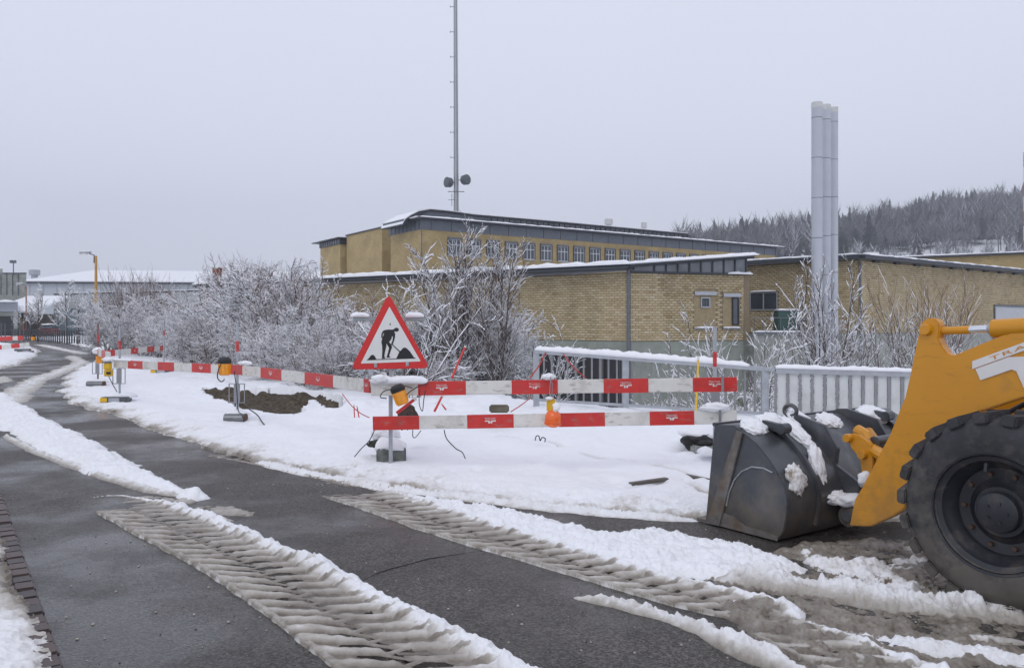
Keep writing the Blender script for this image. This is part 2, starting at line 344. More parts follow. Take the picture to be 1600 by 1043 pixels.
ROAD = [(-420, 1900), (110, 1180), (61, 1010), (24, 928), (0, 847), (-60, 790), (-170, 700), (-330, 620), (-330, 585), (-60, 582), (20, 573), (50, 560), (63, 549), (45, 540), (0, 535.5), (-250, 534), (-250, 528), (30, 528.5), (80, 531), (150, 545), (168, 558), (128, 574), (101, 588), (96, 604), (115, 628), (150, 640), (200, 655), (260, 680), (330, 702), (400, 720), (450, 731), (520, 746), (600, 761), (700, 775), (800, 787), (900, 797), (1000, 806), (1100, 811), (1300, 816), (1600, 812), (2300, 800), (2600, 1500), (2000, 2400)]
ROADG = np.array([gp(a, b) for a, b in ROAD])
def sdist_poly(x, y, poly):
    # signed distance (>0 outside)
    d2 = np.full(x.shape, 1e18); inside = np.zeros(x.shape, bool); n = len(poly)
    for i in range(n):
        ax, ay = poly[i]; bx, by = poly[(i+1) % n]; ex, ey = bx-ax, by-ay
        t = np.clip(((x-ax)*ex+(y-ay)*ey)/(ex*ex+ey*ey+1e-12), 0, 1)
        dx = x-ax-t*ex; dy = y-ay-t*ey; d2 = np.minimum(d2, dx*dx+dy*dy)
        c = ((ay > y) != (by > y)) & (x < (bx-ax)*(y-ay)/(by-ay+1e-12)+ax); inside ^= c
    d = np.sqrt(d2); return np.where(inside, -d, d)
def line_coords(x, y, pts):
    # returns distance across (signed, + = left of travel), along s, clamped end distance
    best = np.full(x.shape, 1e18); S = np.zeros(x.shape); T = np.zeros(x.shape); acc = 0
    for i in range(len(pts)-1):
        ax, ay = pts[i]; bx, by = pts[i+1]; ex, ey = bx-ax, by-ay; L = math.hypot(ex, ey)
        t = np.clip(((x-ax)*ex+(y-ay)*ey)/(L*L), 0, 1); dx = x-ax-t*ex; dy = y-ay-t*ey; d = dx*dx+dy*dy
        m = d < best; best = np.where(m, d, best)
        sg = np.sign(ex*(y-ay)-ey*(x-ax)); S = np.where(m, acc+t*L, S); T = np.where(m, sg*np.sqrt(d), T); acc += L
    return T, S, acc
PIT = np.array([gp(a, b, .08) for a, b in [(316, 609), (335, 623), (375, 636), (420, 646), (462, 651), (476, 640), (484, 629), (500, 631), (514, 643), (541, 638), (536, 622), (500, 613), (430, 612), (370, 610)]])

def snow_field(X, Y):
    shp = X.shape
    g = ground_h(X, Y)
    wob = .10*fbm(X, Y, .9, 4, 3)+.035*fbm(X, Y, .16, 3, 5)
    sd = sdist_poly(X, Y, ROADG)
    d = sd+wob*np.clip(Y/8, .8, 2.5)
    H = np.full(shp, -.04); D = np.full(shp, .0)
    fine = fbm(X, Y, .06, 3, 21); mid = fbm(X, Y, .35, 4, 31); big = fbm(X, Y, 2.2, 4, 41)
    # verge
    bil = 1-np.abs(fbm(X, Y, .11, 3, 23))*2.2; bil2 = 1-np.abs(fbm(X, Y, .05, 2, 24))*2.2
    hv = .075*sstep(-.02, .5, d)+.028*sstep(0, .08, d)+.05*sstep(1.5, 5, d)
    hv = hv*(1+.35*mid)+.07*big*sstep(.2, 2, d)+.012*mid+.030*bil*np.exp(-np.clip(d, 0, 9)/.22)+.016*bil2*np.exp(-np.clip(d, 0, 9)/.5)
    dv = np.clip(.72*np.exp(-np.clip(d, 0, 9)/.14)*(1+.9*mid)+.22*np.exp(-((d-.32)/.12)**2)*(mid+fine*.6 > .12), 0, 1)*np.where(X > -2.7+0*Y, 1, 1)
    on = d > -.02
    H = np.where(on, hv, H); D = np.where(on, dv, D)
    def put(h, dd):
        nonlocal H, D
        m = h > H; H = np.where(m, h, H); D = np.where(m, dd, D)
    def ridge(pts, w, h, dirt, ns=.5, crest=0, seed=0, z=0):
        G = [gp(a, b) for a, b in pts]; T, S, L = line_coords(X, Y, G)
        n = fbm(X, Y, .28, 4, 50+seed); n2 = fbm(X, Y, .07, 3, 70+seed)
        ww = w*(1+.45*n)*np.clip(np.minimum(S+.03, L-S+.03)/.6, .0, 1)**.6
        u = np.abs(T)/np.maximum(ww, 1e-3)
        hh = h*(1-u**2)*(1+ns*n+.30*n2+.35*(bil2-.6)+.3*(bil-.6))*sstep(0, .35, S)*sstep(0, .35, L-S)-.006
        hh = np.where(u < 1, hh, -.04)
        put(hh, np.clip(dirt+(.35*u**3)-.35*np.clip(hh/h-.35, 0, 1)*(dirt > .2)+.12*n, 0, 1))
    def patch(poly, h, dirt, wn=.12, seed=0, lump=.5, edge=.1, hole=0):
        G = np.array([gp(a, b) for a, b in poly]); s = -sdist_poly(X, Y, G)
        s = s+wn*fbm(X, Y, .45, 4, 90+seed)+wn*.35*fbm(X, Y, .12, 3, 95+seed)
        n = fbm(X, Y, .16, 4, 110+seed); n2 = fbm(X, Y, .05, 2, 120+seed)
        hh = h*sstep(0, edge, s)*(1+lump*n+.30*lump*n2+.5*lump*(bil-.6)+.4*lump*(bil2-.6))
        if hole: hh = hh-hole*h*np.clip(fbm(X, Y, .3, 4, 130+seed)-.05, 0, 1)*4
        hh = np.where((s > 0) & (hh > .002), hh, -.04)
        put(hh, np.clip(dirt+.3*np.exp(-s/.05)-.15*n, 0, 1))
    def track(lo, up, seed=0, pitch=.19, amp=.026, crest=.06, d0=.47, cw=.10, fade0=.7, tail=.9, skew=.8, patchy=0):
        # slush band with chevron lug prints between two edges
        A = [gp(a, b) for a, b in lo]; B = [gp(a, b) for a, b in up]
        def res(Q, n):
            Q = np.array(Q); L = np.r_[0, np.cumsum(np.hypot(*np.diff(Q, axis=0).T))]; t = np.linspace(0, L[-1], n)
            return np.stack([np.interp(t, L, Q[:, 0]), np.interp(t, L, Q[:, 1])], 1)
        A = res(A, 24); B = res(B, 24); Cn = (A+B)/2; Wd = np.hypot(*(A-B).T)/2
        T, S, L = line_coords(X, Y, [tuple(q) for q in Cn])
        seg = np.r_[0, np.cumsum(np.hypot(*np.diff(Cn, axis=0).T))]; Wl = np.interp(S, seg, Wd)*.92
        v = T/Wl                                # -1..1 ; + = left of travel (upper/far edge)
        n = fbm(X, Y, .22, 4, 140+seed); n2 = fbm(X, Y, .055, 3, 150+seed)
        v = v+.06*n
        inside = (np.abs(v) < 1)
        half = np.where(v > 0, 1., -1.); av = np.abs(v)
        q_ = S-skew*T-half*pitch*.25+.008*n
        ph = q_/pitch; fr = ph-np.floor(ph)
        rid = np.sqrt(np.clip(1-((fr-.5+.03*n2)/(.25+.03*n))**2, 0, 1))*sstep(.06, .16, av)
        tri = np.abs(2*((S-skew*T)/pitch-np.floor((S-skew*T)/pitch))-1)-.5
        cen = .75*np.exp(-((T-.055*tri*2)/.016)**2)
        wear = np.clip(.95+1.0*fbm(X, Y, .38, 4, 160+seed), .35, 1.15)
        base_ = -.002+.005*sstep(.3, .8, av)+.006*n-patchy*.03*np.clip(fbm(X, Y, .4, 3, 170+seed)+.25, 0, 1)
        body = base_+amp*np.maximum(rid, cen)*wear*(1+.25*n2)*(.7+.4*av)
        edge = np.exp(-((np.abs(v)-.92)/.09)**2)*.026*(.5+.9*bil+.5*n)*(1-patchy*.6)
        hh = np.where(inside, np.maximum(body, edge), -.04)
        endf = np.clip(np.minimum(S+.35*n, L-S+.5)/fade0, 0, 1)
        hh = np.where(inside, hh*endf-.014*(1-endf), hh)
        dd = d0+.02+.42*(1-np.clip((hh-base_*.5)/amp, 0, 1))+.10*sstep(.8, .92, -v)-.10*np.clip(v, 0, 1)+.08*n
        put(hh, np.clip(dd, 0, 1))
        if crest:
            u = (T-Wl*1.02)/(cw*(1+.5*n)*np.clip(S/1.2+.15, 0, 1))
            hc = crest*(1-u*u)*(1+.5*n+.35*n2+.35*(bil-.6)+.25*(bil2-.6))*np.clip(S/1.0, .1, 1)
            hc = np.where((np.abs(u) < 1), hc, -.04)
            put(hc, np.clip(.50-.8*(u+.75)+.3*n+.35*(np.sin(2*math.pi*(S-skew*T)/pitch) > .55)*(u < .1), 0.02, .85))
    # slush background near the loader
    patch([(1040, 905), (1150, 880), (1260, 850), (1420, 835), (1620, 850), (1720, 1010), (1650, 1110), (1300, 1110), (1180, 1000), (1120, 950)], .020, .86, .12, 1, 1.7, .1, .8)
    # left patches
    patch([(-60, 596), (-40, 598), (0, 612), (50, 640), (70, 655), (110, 672), (140, 685), (200, 722), (250, 746), (300, 765), (322, 779), (300, 782), (225, 768), (150, 743), (90, 722), (45, 700), (5, 672), (-60, 640)], .085, .04, .12, 2, .35, .16)
    ridge([(5, 680), (60, 708), (110, 727), (170, 748), (240, 768), (318, 781)], .08, .05, .5, seed=2)
    ridge([(170, 706), (205, 730), (232, 742)], .07, .05, .15, seed=3)
    ridge([(325, 803), (350, 810), (375, 816)], .06, .035, .5, seed=4)
    ridge([(10, 632), (30, 610), (60, 592), (100, 578), (128, 566), (110, 556)], .42, .03, .50, seed=5, ns=.9)
    ridge([(135, 553), (95, 545), (60, 538)], .5, .03, .45, seed=6, ns=.9)
    patch([(-40, 592), (10, 588), (20, 596), (-30, 604)], .02, .5, .2, 6, .8)
    track([(118, 788), (160, 810), (205, 835), (260, 862), (320, 895), (390, 942), (450, 985), (500, 1020), (600, 1095)], [(205, 776), (260, 788), (330, 812), (400, 846), (480, 882), (560, 925), (640, 970), (700, 1003), (860, 1095)], seed=1, amp=.030, crest=.07)
    track([(470, 764), (560, 794), (640, 824), (720, 850), (800, 872), (880, 897), (950, 918), (1050, 948), (1140, 968)], [(560, 761), (650, 780), (720, 806), (800, 832), (870, 852), (950, 878), (1040, 905), (1130, 925), (1220, 945)], seed=2, crest=.045, cw=.07)
    track([(1120, 968), (1180, 1000), (1260, 1040), (1350, 1090)], [(1200, 948), (1290, 985), (1370, 1015), (1480, 1060)], seed=3, crest=.06, cw=.09, fade0=.3)
    track([(290, 706), (380, 722), (470, 742), (540, 760)], [(340, 703), (420, 718), (510, 738), (580, 753)], seed=4, crest=0, amp=.018, d0=.55, patchy=1)
    patch([(205, 775), (300, 776), (380, 796), (440, 812), (400, 818), (300, 796)], .010, .66, .15, 5, 1.5, .08, 1.0)
    patch([(622, 777), (700, 782), (800, 797), (880, 813), (960, 836), (1010, 826), (1100, 842), (1200, 866), (1262, 890), (1240, 902), (1150, 906), (1050, 903), (980, 890), (900, 868), (820, 843), (740, 815), (680, 796)], .055, .0, .10, 7, .8, .14, .12)
    ridge([(395, 721), (480, 740), (560, 754), (650, 769), (760, 781), (850, 793), (950, 803), (1050, 811), (1110, 815)], .13, .05, .16, seed=8)
    ridge([(880, 930), (960, 944), (1040, 964), (1100, 986), (1150, 1012), (1240, 1050), (1330, 1100)], .085, .07, .42, seed=9, ns=.8)
    ridge([(1100, 905), (1200, 912), (1290, 922), (1380, 940), (1470, 950), (1620, 962), (1750, 990)], .19, .10, .42, seed=10, ns=.7)
    ridge([(1290, 982), (1380, 1003), (1480, 1016), (1620, 1036), (1750, 1070)], .13, .06, .14, seed=11, ns=.8)
    ridge([(1440, 1010), (1560, 1000), (1640, 1005)], .1, .04, .5, seed=15, ns=.9)
    patch([(1270, 878), (1400, 888), (1470, 925), (1420, 940), (1330, 925), (1260, 905)], .042, .22, .16, 12, 1.1, .08, .5)
    patch([(1210, 855), (1300, 862), (1370, 880), (1440, 878), (1460, 900), (1350, 897), (1260, 880)], .04, .22, .16, 13, 1.2, .08, .6)
    patch([(1390, 850), (1480, 845), (1500, 870), (1420, 868)], .025, .45, .14, 14, 1.2, .08, .7)
    # verge surface marks : slits where planks lie under the snow
    for pts, wd in (([(1010, 716), (1060, 725), (1125, 741)], .05), ([(975, 750), (1010, 747), (1045, 742)], .04), ([(1020, 768), (1060, 772)], .04), ([(765, 674), (850, 685), (905, 694)], .018), ([(900, 700), (1000, 714)], .015), ([(1060, 735), (1130, 765)], .06), ([(60, 690), (80, 700)], .01)):
        T, S, L = line_coords(X, Y, [gp(a, b, .15) for a, b in pts]); n = fbm(X, Y, .2, 3, 200)
        k = np.exp(-((T/wd)*(1+.5*n))**2)*sstep(0, .15, S)*sstep(0, .15, L-S)
        H = H-.10*k*(d > .2); D = np.clip(D+.9*k**2*(d > .2), 0, 1)
    # footprints, lumps over hidden rubble
    rg = np.random.default_rng(5)
    for (a, b), r, hh in [((490, 590), .5, .12), ((520, 600), .4, .15), ((760, 628), .5, .08), ((720, 618), .4, .06), ((880, 655), .5, .05), ((700, 628), .5, .1), ((330, 600), .6, .08), ((450, 605), .6, .1), ((560, 635), .4, .12), ((500, 655), .3, .08), ((640, 640), .4, .08)]:
        cx, cy = gp(a, b, .15); H = H+hh*np.exp(-(((X-cx)/r)**2+((Y-cy)/(r*1.3))**2))*(1+.5*mid)*(d > .1)
    for i in range(170):
        cx, cy = rg.uniform(-6, 4), rg.uniform(8.5, 20); r = rg.uniform(.06, .14)
        H = H-.04*np.exp(-(((X-cx)/r)**2+((Y-cy)/(r*1.5))**2))*(d > .5)
    Z = g*(d > 0)+H
    ps = -sdist_poly(X, Y, PIT)+.09*fbm(X, Y, .5, 4, 9)+.07*fbm(X, Y, .14, 3, 8)
    Z = np.where(ps > 0, -.6, Z)
    return Z, D, H, ps, d

def snow_z(x, y): return float(snow_field(np.array([[float(x)]]), np.array([[float(y)]]))[0][0, 0])
NC, NR = 1150, 820
ks = np.linspace((-150-HX)/F0, (1750-HX)/F0, NC)
yp = np.r_[np.linspace(1090, 700, 500, endpoint=False), np.linspace(700, 526.5, NR-500)]
Ys = EYE*F0/(yp-HY)
KX, YY = np.meshgrid(ks, Ys); XX = KX*YY
Z, Dt, H, PS, SD = snow_field(XX, YY)
idx = np.arange(NC*NR).reshape(NR, NC)
q = np.stack([idx[:-1, :-1], idx[:-1, 1:], idx[1:, 1:], idx[1:, :-1]], -1).reshape(-1, 4)
vis = (H > -.035) & (PS < .0)
qv = vis.ravel()[q].any(1)
q = q[qv]; used = np.unique(q); rem = np.full(NC*NR, -1); rem[used] = np.arange(len(used)); q = rem[q]
V = np.stack([XX.ravel()[used], YY.ravel()[used], Z.ravel()[used]], 1)
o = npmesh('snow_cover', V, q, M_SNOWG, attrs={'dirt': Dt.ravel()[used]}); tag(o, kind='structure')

# ground sheet to the horizon
gx = np.r_[-3000, -1500, -700, np.linspace(-400, -110, 12), np.linspace(-100, 100, 90), np.linspace(115, 400, 12), 700, 1500, 3000]
gy = np.r_[-60, -20, 0, np.linspace(3, 120, 90), np.linspace(130, 420, 14), 700, 1500, 3500]
GX, GY = np.meshgrid(gx, gy); GZ = ground_h(GX, GY)
sdr = sdist_poly(GX, GY, ROADG); db = GY-bank_line(GX)
pitn = (GX > PIT[:, 0].min()-2.3) & (GX < PIT[:, 0].max()+2.3) & (GY > PIT[:, 1].min()-1.5) & (GY < PIT[:, 1].max()+1.5)
near = (np.abs(GX) < GY*.70) & (GY > 3) & (GY < 95) & ((db > -3) & (db < 10) | pitn)
out_ = ((np.abs(GX) > GY*.75) | (GY < 3.6)) & (sdr > .9)
GZ = GZ-np.where(near, .65, np.where(out_, -.07, .12))
ii = np.arange(GX.size).reshape(GX.shape)
q = np.stack([ii[:-1, :-1], ii[:-1, 1:], ii[1:, 1:], ii[1:, :-1]], -1).reshape(-1, 4)
o = npmesh('ground', np.stack([GX.ravel(), GY.ravel(), GZ.ravel()], 1), q, M_SNOW); tag(o, kind='structure')
# road sheet
bm = bmesh.new(); vs = [bm.verts.new((a, b, 0)) for a, b in ROADG]
vs_pts = ROADG
bm.free()
mb = MB(); C_ = ROADG
big = [(-9, -4), (-3.2, 3.0)]
def offs_poly(poly, dd):
    P_ = np.array(poly); n = len(P_); o_ = []
    for i in range(n):
        e1 = P_[i]-P_[i-1]; e2 = P_[(i+1) % n]-P_[i]
        n1 = np.array([e1[1], -e1[0]])/np.hypot(*e1); n2 = np.array([e2[1], -e2[0]])/np.hypot(*e2)
        m_ = n1+n2; m_ = m_/max(np.hypot(*m_), .5); o_.append(P_[i]+m_*dd)
    return o_
area = sum(C_[i-1][0]*C_[i][1]-C_[i][0]*C_[i-1][1] for i in range(len(C_)))
sg = 1 if area > 0 else -1
op = offs_poly(C_, sg*.25)
for i in range(2, 5): op[i] = C_[i]
mb.prism([(a, b, 0) for a, b in op], (0, 0, -.04))
o = mb.build('road', M_ASPH); tag(o, kind='structure')
# crack across the asphalt
cp = [(566, 907), (590, 895), (612, 888), (640, 881), (668, 873), (700, 868), (725, 864), (755, 860)]
mb = MB(); prev = None
for i, (a, b) in enumerate(cp):
    x, y = gp(a, b); wv = [.004, .01, .012, .008, .011, .006, .004, .002][i]; mb.v += [(x, y-wv, .003), (x, y+wv, .003)]
    if i: mb.f.append((2*i-2, 2*i, 2*i+1, 2*i-1)); mb.mi.append(0)
o = mb.build('asphalt_crack', mat('crack_dirt', (.012, .011, .010), .9)); tag(o, kind='structure')
# small stones and slush crumbs on the asphalt
def crumbs(name, n, m, rmin, rmax, area_px, seed, onroad=True):
    rg = random.Random(seed); vs = []; fs = []
    ico = bmesh.new(); bmesh.ops.create_icosphere(ico, subdivisions=1, radius=1); iv = [v.co.copy() for v in ico.verts]; jf = [[v.index for v in f.verts] for f in ico.faces]; ico.free()
    k = 0
    while k < n:
        a = rg.uniform(*area_px[0]); b = area_px[1][0]+(area_px[1][1]-area_px[1][0])*rg.random()
        x, y = gp(a, b)
        if onroad and float(sdist_poly(np.array([x]), np.array([y]), ROADG)[0]) > -.1: k += 1; continue
        r = rg.uniform(rmin, rmax); b0 = len(vs); sx = rg.uniform(.7, 1.4); sy = rg.uniform(.7, 1.4); 
        for v in iv: vs.append((x+v.x*r*sx, y+v.y*r*sy, r*.4+v.z*r*.75))
        fs += [[i+b0 for i in f] for f in jf]; k += 1
    o = npmesh(name, vs, fs, m, smooth=False, attrs={'dirt': np.full(len(vs), .6)}); return tag(o, kind='stuff', label='crumbs scattered over the wet asphalt of the road', cat='crumbs')
o = crumbs('slush_crumbs', 260, M_SNOWG, .003, .010, ((100, 1600), (700, 1043)), 3); o['label'] = 'pale slush crumbs scattered over the wet road'; o['category'] = 'slush'
o = crumbs('road_grit', 160, mat('grit', (.05, .045, .04), .8), .002, .006, ((0, 1600), (700, 1043)), 4); o['label'] = 'dark grit scattered over the wet road'; o['category'] = 'grit'
# soil pit
gx = np.linspace(PIT[:, 0].min()-.3, PIT[:, 0].max()+.3, 120); gy = np.linspace(PIT[:, 1].min()-.4, PIT[:, 1].max()+.4, 90)
GX, GY = np.meshgrid(gx, gy); s = -sdist_poly(GX, GY, PIT)
# rises towards its far side
k = (GY-PIT[:, 1].min())/(PIT[:, 1].max()-PIT[:, 1].min())
GZ = -.42+.46*sstep(.25, .95, k+.12*fbm(GX, GY, .5, 4, 61))-.0*s+.19*fbm(GX, GY, .30, 5, 62)
GZ = np.where(s < -.0, np.minimum(GZ, .02), GZ)
ii = np.arange(GX.size).reshape(GX.shape); q = np.stack([ii[:-1, :-1], ii[:-1, 1:], ii[1:, 1:], ii[1:, :-1]], -1).reshape(-1, 4)
o = npmesh('soil_pit', np.stack([GX.ravel(), GY.ravel(), GZ.ravel()], 1), q, M_SOIL); tag(o, kind='structure')

# kerb of setts at the left edge
kerb = thing('kerb', 'kerb', 'kerb', (-4, 6, 0)); 
for k_ in ('label', 'category'): del kerb[k_]
kerb['kind'] = 'structure'
M_SETT = [mat('sett_%d' % i, c, .5, var=.2, scale=12, bump=.4, bscale=40) for i, c in enumerate([(.075, .052, .048), (.06, .047, .046), (.09, .062, .055)])]
A = Vector((-5.49, 8.58, 0)); B = Vector((-2.36, 4.2, 0)); dv = (B-A).normalized(); nv = Vector((-dv.y, dv.x, 0))*-1
if nv.x > 0: nv = -nv
A = A-dv*2.2; n = 62
sets = []
for k in range(3):
    mb = MB(); 
    bmx = mb.box((0,0,0), (.165, .125, .12)); ob = mb.build('sett', M_SETT[k], None, bevel=.012)
    sets.append(ob.data); bpy.data.objects.remove(ob)
for i in range(n):
    for row in range(2):
        c = A+dv*(i*.178+.09*row)+nv*(.075+.145*row)
        ob = bpy.data.objects.new('sett', sets[random.randrange(3)]); COL.objects.link(ob); ob.parent = kerb
        ob.location = Vector((c.x, c.y, -.035+random.uniform(-.006, .008)))-kerb.location
        ob.rotation_euler = (random.uniform(-.03, .03), random.uniform(-.03, .03), math.atan2(dv.y, dv.x)+random.uniform(-.04, .04))

# ------------------------------------------------------------------ plants
def grow(rg, p, d, L, r, lvl, spec, outl):
    s = spec[lvl]; n = s['n']; pts = [p]; dirs = [d]; cur = p
    for i in range(n):
        d = d+Vector((rg.gauss(0, s['w']), rg.gauss(0, s['w']), rg.gauss(0, s['w'])+s['up'])); d.normalize()
        cur = cur+d*(L/n); pts.append(cur); dirs.append(d)
    outl.append((lvl, pts, r))
    if lvl+1 < len(spec):
        c = spec[lvl+1]
        for j in range(c['k']):
            t = c.get('t0', .15)+(1-c.get('t0', .15))*(j+rg.random())/c['k']; x = t*n; i = min(int(x), n-1)
            pos = pts[i].lerp(pts[i+1], x-i); dd = dirs[i+1]
            rv = Vector((rg.gauss(0, 1), rg.gauss(0, 1), rg.gauss(0, 1))); rv = rv-dd*rv.dot(dd); rv.normalize()
            nd = (dd+rv*c['sp']).normalized()
            grow(rg, pos, nd, L*c['ratio']*(1.15-.6*t)*rg.uniform(.6, 1.25), r*c['rr'], lvl+1, spec, outl)
def tubes(polys, name, m, lvmin=0, lvmax=9, rend=.35, tilt=0):
    groups = {}
    for l, pts, r in polys:
        if lvmin <= l <= lvmax: groups.setdefault(len(pts), []).append(([tuple(p) for p in pts], r))
    Vs = []; Fs = []; base = 0
    for n, g in groups.items():
        A = np.array([a for a, _ in g]); R = np.array([r for _, r in g])
        T = np.gradient(A, axis=1); T /= np.linalg.norm(T, axis=2, keepdims=True)+1e-9
        up = np.where(np.abs(T[..., 2:3]) > .9, np.array([1., 0, 0]), np.array([0, 0, 1.]))
        Sx = np.cross(up, T); Sx /= np.linalg.norm(Sx, axis=2, keepdims=True)+1e-9; U = np.cross(T, Sx)
        rr = R[:, None]*np.linspace(1, rend, n)[None]
        ring = np.stack([A+(Sx*math.cos(a)+U*math.sin(a))*rr[..., None] for a in (0, 2.094, 4.189)], 2)  # N,n,3,3
        N_ = len(g); Vs.append(ring.reshape(-1, 3)); id_ = np.arange(N_*n*3).reshape(N_, n, 3)+base
        for j in range(3):
            j2 = (j+1) % 3; Fs.append(np.stack([id_[:, :-1, j], id_[:, :-1, j2], id_[:, 1:, j2], id_[:, 1:, j]], -1).reshape(-1, 4))
        base += N_*n*3
    return npmesh(name, np.concatenate(Vs), np.concatenate(Fs), m, smooth=False)
def twig_snow(polys, name, m, rg, wadd, h, prob, lvmin=0, keep=.75):
    groups = {}
    for l, pts, r in polys:
        if l >= lvmin and rg.random() < prob: groups.setdefault(len(pts), []).append(([tuple(p) for p in pts], r))
    Vs = []; Fs = []; base = 0; rn = np.random.default_rng(rg.randrange(9999))
    for n, g in groups.items():
        A = np.array([a for a, _ in g]); R = np.array([r for _, r in g]); m_ = (n-1)*2+1
        t = np.linspace(0, n-1, m_); i0 = np.minimum(t.astype(int), n-2); fr = (t-i0)[None, :, None]; A = A[:, i0]*(1-fr)+A[:, i0+1]*fr
        T = np.gradient(A, axis=1); T /= np.linalg.norm(T, axis=2, keepdims=True)+1e-9
        Sx = np.cross(np.array([0, 0, 1.]), T); sl_ = np.linalg.norm(Sx, axis=2, keepdims=True); Sx /= sl_+1e-6
        U = np.cross(T, Sx); rnd = rn.random(A.shape[:2]); sc_ = np.clip(sl_[..., 0]*1.25, .15, 1)*(.35+.95*rnd)
        sc_[:, 0] *= .3; sc_[:, -1] *= .5; sc_ = np.where(rn.random(A.shape[:2]) < keep, sc_, sc_*.12)
        rr = R[:, None]*np.linspace(1, .35, m_)[None]; wd = (rr+wadd)*sc_; hh = h*sc_+rr
        c = A+U*(rr*.3)[..., None]
        ring = np.stack([c-Sx*wd[..., None], c+U*hh[..., None], c+Sx*wd[..., None]], 2)
        N_ = len(g); Vs.append(ring.reshape(-1, 3)); id_ = np.arange(N_*m_*3).reshape(N_, m_, 3)+base
        for j in range(3):
            j2 = (j+1) % 3; Fs.append(np.stack([id_[:, :-1, j], id_[:, :-1, j2], id_[:, 1:, j2], id_[:, 1:, j]], -1).reshape(-1, 4))
        base += N_*m_*3
    return npmesh(name, np.concatenate(Vs), np.concatenate(Fs), m, smooth=False)
def make_bush(seed, h, stems, spread, spec, snow=(.012, .02, .9, 1), bm_=M_BARK, kind='bush', r0=None, keep=.75, name='bush', tipm=None):
    rg = random.Random(seed); polys = []; r0 = r0 or h*.008
    for i in range(stems):
        a = 2*math.pi*(i+rg.random()*.8)/stems; sp = spread*rg.uniform(.25, 1.1)
        d = Vector((math.cos(a)*sp, math.sin(a)*sp, 1)).normalized(); b = Vector((math.cos(a), math.sin(a), 0))*rg.uniform(0, h*.10*min(1, spread*2))
        grow(rg, b, d, h*rg.uniform(.75, 1.05), r0*rg.uniform(.7, 1.2), 0, spec, polys)
    root = thing(name, 'bush', 'bush')
    if kind == 'tree':
        parts = [tubes(polys, 'trunk', bm_, 0, 0), tubes(polys, 'crown', tipm or bm_, 1)]
    else:
        parts = [tubes(polys, 'stem', bm_, 0, 0), tubes(polys, 'branches', tipm or bm_, 1)]
    parts.append(twig_snow(polys, 'snow', M_SNOW, rg, snow[0], snow[1], snow[2], snow[3], keep))
    for p in parts: p.parent = root
    return root
S_DENSE = [dict(n=5, w=.10, up=.01), dict(n=4, w=.16, up=.0, k=12, sp=.8, ratio=.40, rr=.5, t0=.12), dict(n=3, w=.2, up=.0, k=13, sp=.95, ratio=.36, rr=.5, t0=.1)]
S_TREE = [dict(n=6, w=.05, up=.05), dict(n=5, w=.09, up=.07, k=16, sp=.55, ratio=.36, rr=.42, t0=.12), dict(n=3, w=.12, up=.04, k=10, sp=.6, ratio=.42, rr=.5, t0=.1)]
S_TWIG = [dict(n=5, w=.09, up=.03), dict(n=4, w=.14, up=.05, k=8, sp=.65, ratio=.42, rr=.5, t0=.2), dict(n=3, w=.16, up=.03, k=6, sp=.7, ratio=.45, rr=.55, t0=.15)]
HED = [make_bush(21+i, 3.6, 17, .75, S_DENSE, (.010, .016, .75, 0) if i == 1 else (.017, .022, .99, 0), keep=.85, tipm=(M_TWIGR if i >= 1 else M_BARK), name='shrub') for i in range(3)]
TR = [make_bush(40, 4.2, 8, .30, S_TREE, (.005, .012, .85, 0), name='young_tree', kind='tree'), make_bush(41, 4.2, 4, .25, S_TREE, (.005, .011, .8, 0), name='young_tree', kind='tree')]
TW = [make_bush(50+i, 2.6, 9, .5, S_TWIG, (.012, .022, .9, 0), name='shrub', keep=.6) for i in range(2)]
UPR = make_bush(60, 3.6, 12, .22, [dict(n=6, w=.05, up=.04), dict(n=4, w=.1, up=.12, k=10, sp=.5, ratio=.28, rr=.5, t0=.2), dict(n=2, w=.1, up=.04, k=4, sp=.6, ratio=.4, rr=.6)], (.011, .020, .95, 0), name='shrub', keep=.6, r0=.02)
WISP = make_bush(61, 2.2, 26, .38, [dict(n=6, w=.06, up=.06), dict(n=4, w=.1, up=.10, k=12, sp=.5, ratio=.35, rr=.5, t0=.25)], (.004, .007, .5, 1), name='shrub', tipm=M_TWIGR, r0=.008)
SMALLT = make_bush(62, 3.6, 1, .05, [dict(n=6, w=.03, up=.05), dict(n=4, w=.1, up=.08, k=16, sp=.8, ratio=.42, rr=.35, t0=.4), dict(n=3, w=.16, up=.03, k=9, sp=.7, ratio=.42, rr=.5)], (.02, .035, .85, 1), name='young_tree', kind='tree', r0=.05)
CHUNK = make_bush(63, 2.4, 8, .7, [dict(n=5, w=.12, up=.02), dict(n=4, w=.16, up=.05, k=6, sp=.7, ratio=.45, rr=.6, t0=.2), dict(n=3, w=.18, up=.03, k=5, sp=.7, ratio=.5, rr=.6)], (.009, .017, .95, 0), name='shrub', keep=.75, r0=.015)
_first = set()
def place(proto, x, y, z=None, s=1, rz=None, label='', cat='shrub', group=None, sz=None):
    if id(proto) in _first: o = copy_tree(proto)
    else: o = proto; _first.add(id(proto))
    if z is None: z = float(ground_h(np.array(x), np.array(y)))+.05
    o.location = (x, y, z); o.rotation_euler = (0, 0, random.uniform(0, 6.28) if rz is None else rz); o.scale = (s, s, sz or s)
    o['label'] = label; o['category'] = cat
    if group: o['group'] = group
    elif 'group' in o: del o['group']
    return o
G1 = 'snow covered shrubs of the long hedge'
